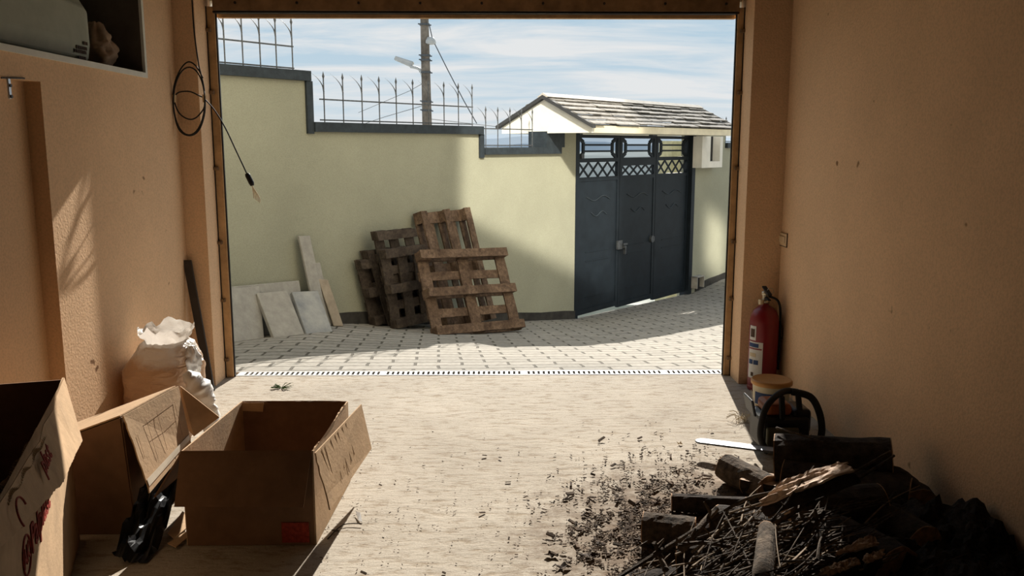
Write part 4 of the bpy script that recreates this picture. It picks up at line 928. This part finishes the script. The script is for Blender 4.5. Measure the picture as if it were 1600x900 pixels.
# ------------------------------------------------------------ firewood
def logpiece(p0, p1, r, label, m=None, seed=0, flat=1.0, split=False, rings=12, seg=22):
    p0, p1 = V(p0), V(p1); t = (p1-p0).normalized(); x = t.cross(UP).normalized(); y = x.cross(t)
    root = thing('firewood_log', p0.lerp(p1, .5), label, 'firewood log')
    bm = bmesh.new(); R_ = []
    for j in range(rings+1):
        c = p0.lerp(p1, j/rings); ring = []
        for k in range(seg):
            a = 2*math.pi*k/seg; ca, sa = math.cos(a), math.sin(a); rr = r*(1+.10*noise.noise(V((ca*1.5+seed, sa*1.5, j*.25)))+.07*noise.noise(V((ca*5, sa*5+seed, j*.5))))
            if split and sa > .15: q = x*ca*rr+y*(.15*rr+.05*r*noise.noise(V((ca*4, j*.8, seed))))
            else: q = x*ca*rr+y*sa*rr*flat
            ring.append(bm.verts.new(c+q))
        R_.append(ring)
    for a, b in zip(R_, R_[1:]):
        for k in range(seg):
            f = bm.faces.new([a[k], a[(k+1) % seg], b[(k+1) % seg], b[k]])
            if split and math.sin(2*math.pi*(k+.5)/seg) > .2: f.material_index = 1
    me = bpy.data.meshes.new('bark'); bm.normal_update(); bmesh.ops.recalc_face_normals(bm, faces=bm.faces); bm.to_mesh(me); bm.free()
    link('bark', me, [m or M_bark, M_split], root)
    for ring_i, s in ((0, -1), (-1, 1)):
        bm = bmesh.new(); c = (p0, p1)[0 if s < 0 else 1]
        co_ = [v for v in R_co[ring_i]] if False else None
        n = seg; vs = []
        j = 0 if s < 0 else rings
        for k in range(seg):
            a = 2*math.pi*k/seg; ca, sa = math.cos(a), math.sin(a); rr = r*(1+.10*noise.noise(V((ca*1.5+seed, sa*1.5, j*.25)))+.07*noise.noise(V((ca*5, sa*5+seed, j*.5))))*.995
            if split and sa > .15: q = x*ca*rr+y*(.15*rr+.05*r*noise.noise(V((ca*4, j*.8, seed))))
            else: q = x*ca*rr+y*sa*rr*flat
            vs.append(c+q)
        prism(bm, vs, t*s*.004); obj('cut_end', bm, M_endg, root)
    return root
# (end a, end b) as points over the floor: photo pixel + height
L_ = lambda px, py, z: on_z(px, py, z)
logs = [
 (L_(1212, 715, .20), L_(1392, 722, .24), .105, 'thick dark log along the top back of the heap', M_bark, 1, False),
 (L_(1165, 745, .09), L_(1262, 762, .10), .075, 'split billet lying left of the thick back log', M_bark, 2, True),
 (L_(1225, 762, .10), L_(1420, 790, .12), .11, 'big dark log in the middle of the heap against the wall side', M_bark, 3, False),
 (L_(1050, 786, .04), L_(1165, 790, .05), .038, 'short reddish-ended branch piece on the floor left of the heap', M_bark, 4, False),
 (L_(1005, 830, .05), L_(1085, 835, .06), .06, 'stubby mossy log at the left edge of the heap', M_bark2, 5, False),
 (L_(1190, 915, .30), L_(1200, 828, .33), .032, 'mossy branch stump standing up towards the camera', M_bark2, 6, False),
 (L_(1330, 800, .16), L_(1440, 860, .14), .10, 'dark log low on the right side of the heap', M_bark, 7, False),
 (L_(1135, 735, .06), L_(1200, 765, .07), .065, 'rough-barked chunk nearest the chainsaw bar', M_bark2, 8, False),
 (L_(1290, 850, .14), L_(1400, 905, .14), .12, 'dark log under the lit splinters at the bottom right', M_bark, 9, False),
 (L_(1060, 872, .07), L_(1180, 880, .09), .06, 'dark log buried under twigs at the bottom of the heap', M_bark, 10, False),
 (L_(1120, 820, .09), L_(1250, 840, .12), .08, 'dark log under the twigs in the centre of the heap', M_bark, 11, False),
 (L_(1390, 760, .12), L_(1435, 800, .12), .10, 'round dark log end at the wall side of the heap', M_bark, 12, False),
 (L_(1190, 900, .14), L_(1330, 915, .16), .09, 'dark log along the bottom edge of the picture', M_bark, 13, False),
 (L_(1225, 800, .20), L_(1375, 790, .22), .085, 'dark split log right under the sunlit plank', M_bark, 14, False),
]
for p0, p1, r, lab, m, sd, sp_ in logs:
    for q in (p0, p1):
        q.x = min(q.x, XR-r-.02); q.z = max(q.z, r*1.15)
    logpiece(p0, p1, r, lab, m, sd, split=sp_)
def splitplank(pts, th, label, seed):
    """freshly split board: pale rough top, bark underneath"""
    pts = [V(p) for p in pts]; root = thing('split_board', sum(pts, V())/len(pts), label, 'split wood')
    n = (pts[1]-pts[0]).cross(pts[3]-pts[0]).normalized(); n = n if n.z > 0 else -n
    bm = bmesh.new(); NXX, NYY = 28, 8; top = []
    for i in range(NXX+1):
        row = []
        for j in range(NYY+1):
            u, v = i/NXX, j/NYY; q = pts[0].lerp(pts[1], u).lerp(pts[3].lerp(pts[2], u), v)
            row.append(bm.verts.new(q+n*(.012*noise.noise(V((u*3+seed, v*9, 0)))+.006*noise.noise(V((u*14, v*5, seed))))+(pts[1]-pts[0]).normalized()*(.03*noise.noise(V((v*6, seed, u*2))) if i in (0, NXX) else 0)))
        top.append(row)
    for a, b in zip(top, top[1:]):
        for j in range(NYY): bm.faces.new([a[j], b[j], b[j+1], a[j+1]])
    o = obj('split_face', bm, M_split, root); mdf = o.modifiers.new('thickness', 'SOLIDIFY'); mdf.thickness = .008; mdf.offset = 0
    bm = bmesh.new(); q = [p-n*.012 for p in pts]; prism(bm, q, -n*th); bevel(bm, .006); obj('bark_side', bm, M_bark, root)
sun_z = .46
splitplank([L_(1182, 792, .36), L_(1335, 735, .54), L_(1312, 722, .53), L_(1222, 752, .44)], .05, 'long pale split board catching the sun on top of the heap', 1)
splitplank([L_(1200, 803, .33), L_(1262, 770, .40), L_(1250, 765, .40), L_(1195, 796, .34)], .03, 'narrow pale split strip just below the long sunlit board', 2)
splitplank([L_(1305, 868, .40), L_(1374, 850, .40), L_(1360, 838, .40), L_(1325, 852, .40)], .04, 'pale splintered chunk at the lower right of the heap', 3)
splitplank([L_(1290, 900, .40), L_(1345, 880, .40), L_(1330, 872, .40), L_(1282, 893, .40)], .04, 'pale splintered chunk at the bottom edge of the picture', 4)
splitplank([L_(1352, 880, .40), L_(1382, 868, .40), L_(1376, 860, .40), L_(1350, 870, .40)], .03, 'small pale chip right of the splintered chunks', 5)

def stick(name, pts, r0, r1, m, label, cat, group=None, knobs=0):
    P_ = smoothpath(pts, 4); n = len(P_); bm = bmesh.new()
    tube(bm, P_, [r0+(r1-r0)*i/(n-1) for i in range(n)], 7, wob=.22, seed=random.random()*20)
    for k in range(knobs):
        i = random.randrange(2, n-2); d = V((random.uniform(-1, 1), random.uniform(-1, 1), random.uniform(.2, 1))).normalized(); tube(bm, [P_[i], P_[i]+d*r0*3.5], [r0*.6, r0*.25], 5)
    return tag(obj(name, bm, m, base=P_[0]), label, cat, group)
mains = [
 ([(962, 905, .16), (1050, 850, .20), (1130, 800, .26), (1180, 775, .34), (1300, 752, .44), (1392, 705, .50)], .008, .005, 'longest branch crossing the whole heap from lower left'),
 ([(1065, 858, .20), (1100, 818, .24), (1120, 795, .27)], .015, .011, 'short stout branch pointing up left of the heap centre'),
 ([(1022, 868, .17), (1060, 846, .20), (1105, 828, .22), (1170, 815, .24)], .011, .006, 'pale curved branch low on the left of the heap'),
 ([(1040, 890, .16), (1030, 865, .18), (1022, 848, .22)], .012, .007, 'forked pale stub standing at the left of the heap'),
 ([(1060, 853, .22), (1100, 848, .24), (1150, 856, .24)], .009, .007, 'pale bent stick in the middle of the twigs'),
 ([(1178, 850, .30), (1225, 790, .40), (1272, 728, .50)], .005, .0025, 'thin dark stem sticking up across the sunlit board'),
 ([(1160, 815, .28), (1185, 812, .30), (1200, 822, .30)], .007, .005, 'little crooked twig beside the mossy stump'),
 ([(1215, 852, .26), (1260, 830, .30), (1285, 800, .34)], .018, .014, 'brown branch piece right of the mossy stump'),
 ([(1300, 838, .30), (1340, 825, .32), (1370, 810, .34)], .005, .003, 'bright thin twig right of the heap centre'),
 ([(1190, 830, .30), (1260, 790, .38), (1320, 760, .42), (1397, 712, .48)], .007, .005, 'second long branch running under the sunlit board'),
 ([(1213, 668, .33), (1240, 676, .335), (1285, 690, .32)], .005, .004, 'thin bright splinter lying on the thick back log'),
 ([(1440, 880, .18), (1520, 866, .15), (1590, 868, .10)], .006, .003, 'dim thin branch on the floor at the lower right'),
]
for pts, r0, r1, lab in mains: stick('branch', [L_(*p) for p in pts], r0, r1, M_bark2 if r0 > .01 else M_twig, lab, 'branch', knobs=3)
for i in range(270):
    px = random.gauss(1150, 95); py = random.uniform(800, 930)
    if px < 985 or px > 1380 or (px < 1100 and py < 850): continue
    z = .10+.20*min(1, max(0, (px-1000)/200))*(1 if px < 1300 else .8)+random.uniform(-.05, .05)
    a = L_(px, py, z); ang = random.gauss(.55, .38); Ln = random.uniform(.08, .38); d = V((math.cos(ang), math.sin(ang), random.gauss(.05, .12)))
    side = V((-d.y, d.x, random.uniform(-.5, .5)))*Ln*random.uniform(-.07, .07)
    stick('twig', [a, a+d*Ln*.5+side, a+d*Ln], random.uniform(.002, .0055), .0015, M_twig if i % 3 else M_twiglit, 'thin bare twig tangled in the firewood heap', 'twig', 'twigs in the firewood heap', knobs=1)
# litter on the floor: stuff
bm = bmesh.new(); rnd = random.Random(3); cnt = 0
while cnt < 5200:
    if cnt < 4500:
        px = rnd.gauss(1030, 75); py = rnd.gauss(815, 50)
        if px > 1200: continue
    else: px = rnd.uniform(500, 1150); py = rnd.gauss(800, 70)
    if py < 655 or py > 930: continue
    if noise.noise(V((px*.035, py*.06, 0)))+.35*noise.noise(V((px*.12, py*.2, 3))) < rnd.uniform(-.35, .15): continue
    p = L_(px, py, .004); s = rnd.uniform(.0018, .0085)*(1 if rnd.random() > .06 else 2.3)
    if cnt >= 4500: s *= .6
    a = rnd.uniform(0, 6.28); u = V((math.cos(a), math.sin(a), rnd.uniform(-.3, .3)))*s*rnd.uniform(1, 3); v = V((-math.sin(a), math.cos(a), rnd.uniform(-.4, .6)))*s*.7
    p.z = .003+abs(u.z)/2+rnd.uniform(0, .006); obox(bm, p-u/2-v/2, u, v, V((0, 0, s*.35))); cnt += 1
tag(obj('bark_litter', bm, M_debris), 'dark bark crumbs and chips scattered over the floor left of the heap', 'litter', kind='stuff')
# low mound of bark and twigs under the heap
bm = bmesh.new(); g = []
for i in range(101):
    row = []
    for j in range(81):
        x = .30+1.55*i/100; y = 1.9+1.95*j/80; rd = math.hypot((x-1.55)/1.1, (y-2.75)/1.0)+.22*noise.noise(V((x*5, y*5, 3))); e_ = max(0, min(1, (1.0-rd)/.55)); e_ = e_*e_*(3-2*e_)
        z = e_*.19*(1+.5*noise.noise(V((x*3, y*3, 0))))+e_*.05*noise.noise(V((x*18, y*18, 1)))+e_*.03*noise.noise(V((x*45, y*45, 1)))-.006
        row.append(bm.verts.new((min(x, XR-.01), y, z)))
    g.append(row)
for a, b in zip(g, g[1:]):
    for j in range(80): bm.faces.new([a[j], b[j], b[j+1], a[j+1]])
tag(obj('bark_mound', bm, M_mound), 'dark mound of bark and wood rubbish under the firewood', 'bark mound', kind='stuff')
# few things on the sunlit floor
def leaf(px, py, s, label, m, nme='dry_leaf', cat='leaf'):
    c = L_(px, py, .012); bm = bmesh.new(); a = random.uniform(0, 6); pts = []
    for k in range(9):
        t = 2*math.pi*k/9; rr = s*(1 if k % 2 else .6); pts.append(bm.verts.new(c+V((rr*math.cos(t+a)*1.4, rr*math.sin(t+a), .008*math.sin(3*t)))))
    ce = bm.verts.new(c+V((0, 0, -.006)))
    for k in range(9): bm.faces.new([ce, pts[k], pts[(k+1) % 9]])
    o = obj(nme, bm, m, base=(c.x, c.y, 0)); mdf = o.modifiers.new('thickness', 'SOLIDIFY'); mdf.thickness = .0015; tag(o, label, cat)
leaf(920, 868, .032, 'curled dark leaf on the floor near the bottom, left of the heap', M_dead)
leaf(862, 866, .022, 'dark leaf furthest left on the lower floor', M_dead)
leaf(880, 884, .024, 'dark leaf lowest of the floor leaves', M_dead)
leaf(1062, 692, .012, 'tiny curled leaf beside the chainsaw bar tip', M_straw)
bm = bmesh.new(); c = L_(440, 606, .003)
for k in range(22):
    a = random.uniform(0, 6.28); r_ = random.uniform(.02, .07); q = c+V((r_*math.cos(a)*1.2, r_*math.sin(a)*.8, random.uniform(.003, .02))); tube(bm, [c+V((0, 0, .002)), q], [.0015, .003], 4); obox(bm, q, V((.012, 0, .003)), V((.003, .008, 0)), V((0, 0, .001)))
tag(obj('weed_sprig', bm, M_leaf, base=c), 'small green weed sprig on the floor near the drain', 'weed')
c = L_(560, 812, .004); stick('twig', [L_(512, 842, .006), L_(536, 820, .01), L_(566, 818, .012)], .003, .002, M_bark, 'small forked twig lying right of the empty carton', 'twig')
bm = bmesh.new(); prism(bm, [L_(556, 800, .012), L_(563, 801, .02), L_(566, 816, .006), L_(560, 814, .006)], V((0, 0, .002))); tag(obj('paper_scrap', bm, M_label, base=c), 'white paper scrap by the forked twig', 'paper scrap')
bm = bmesh.new(); c = V((bc[0]-.16, bc[1]+.02, .004))
for k in range(30):
    a = random.uniform(0, 6.28); q = c+V((.09*math.cos(a), .09*math.sin(a), random.uniform(.0, .05))); tube(bm, smoothpath([c+V((random.uniform(-.03, .03), random.uniform(-.03, .03), 0)), c.lerp(q, .5)+V((0, 0, .03)), q], 3), .001, 4)
tag(obj('straw_tuft', bm, M_straw, base=c), 'wisp of pale straw between extinguisher and bucket', 'straw', kind='stuff')
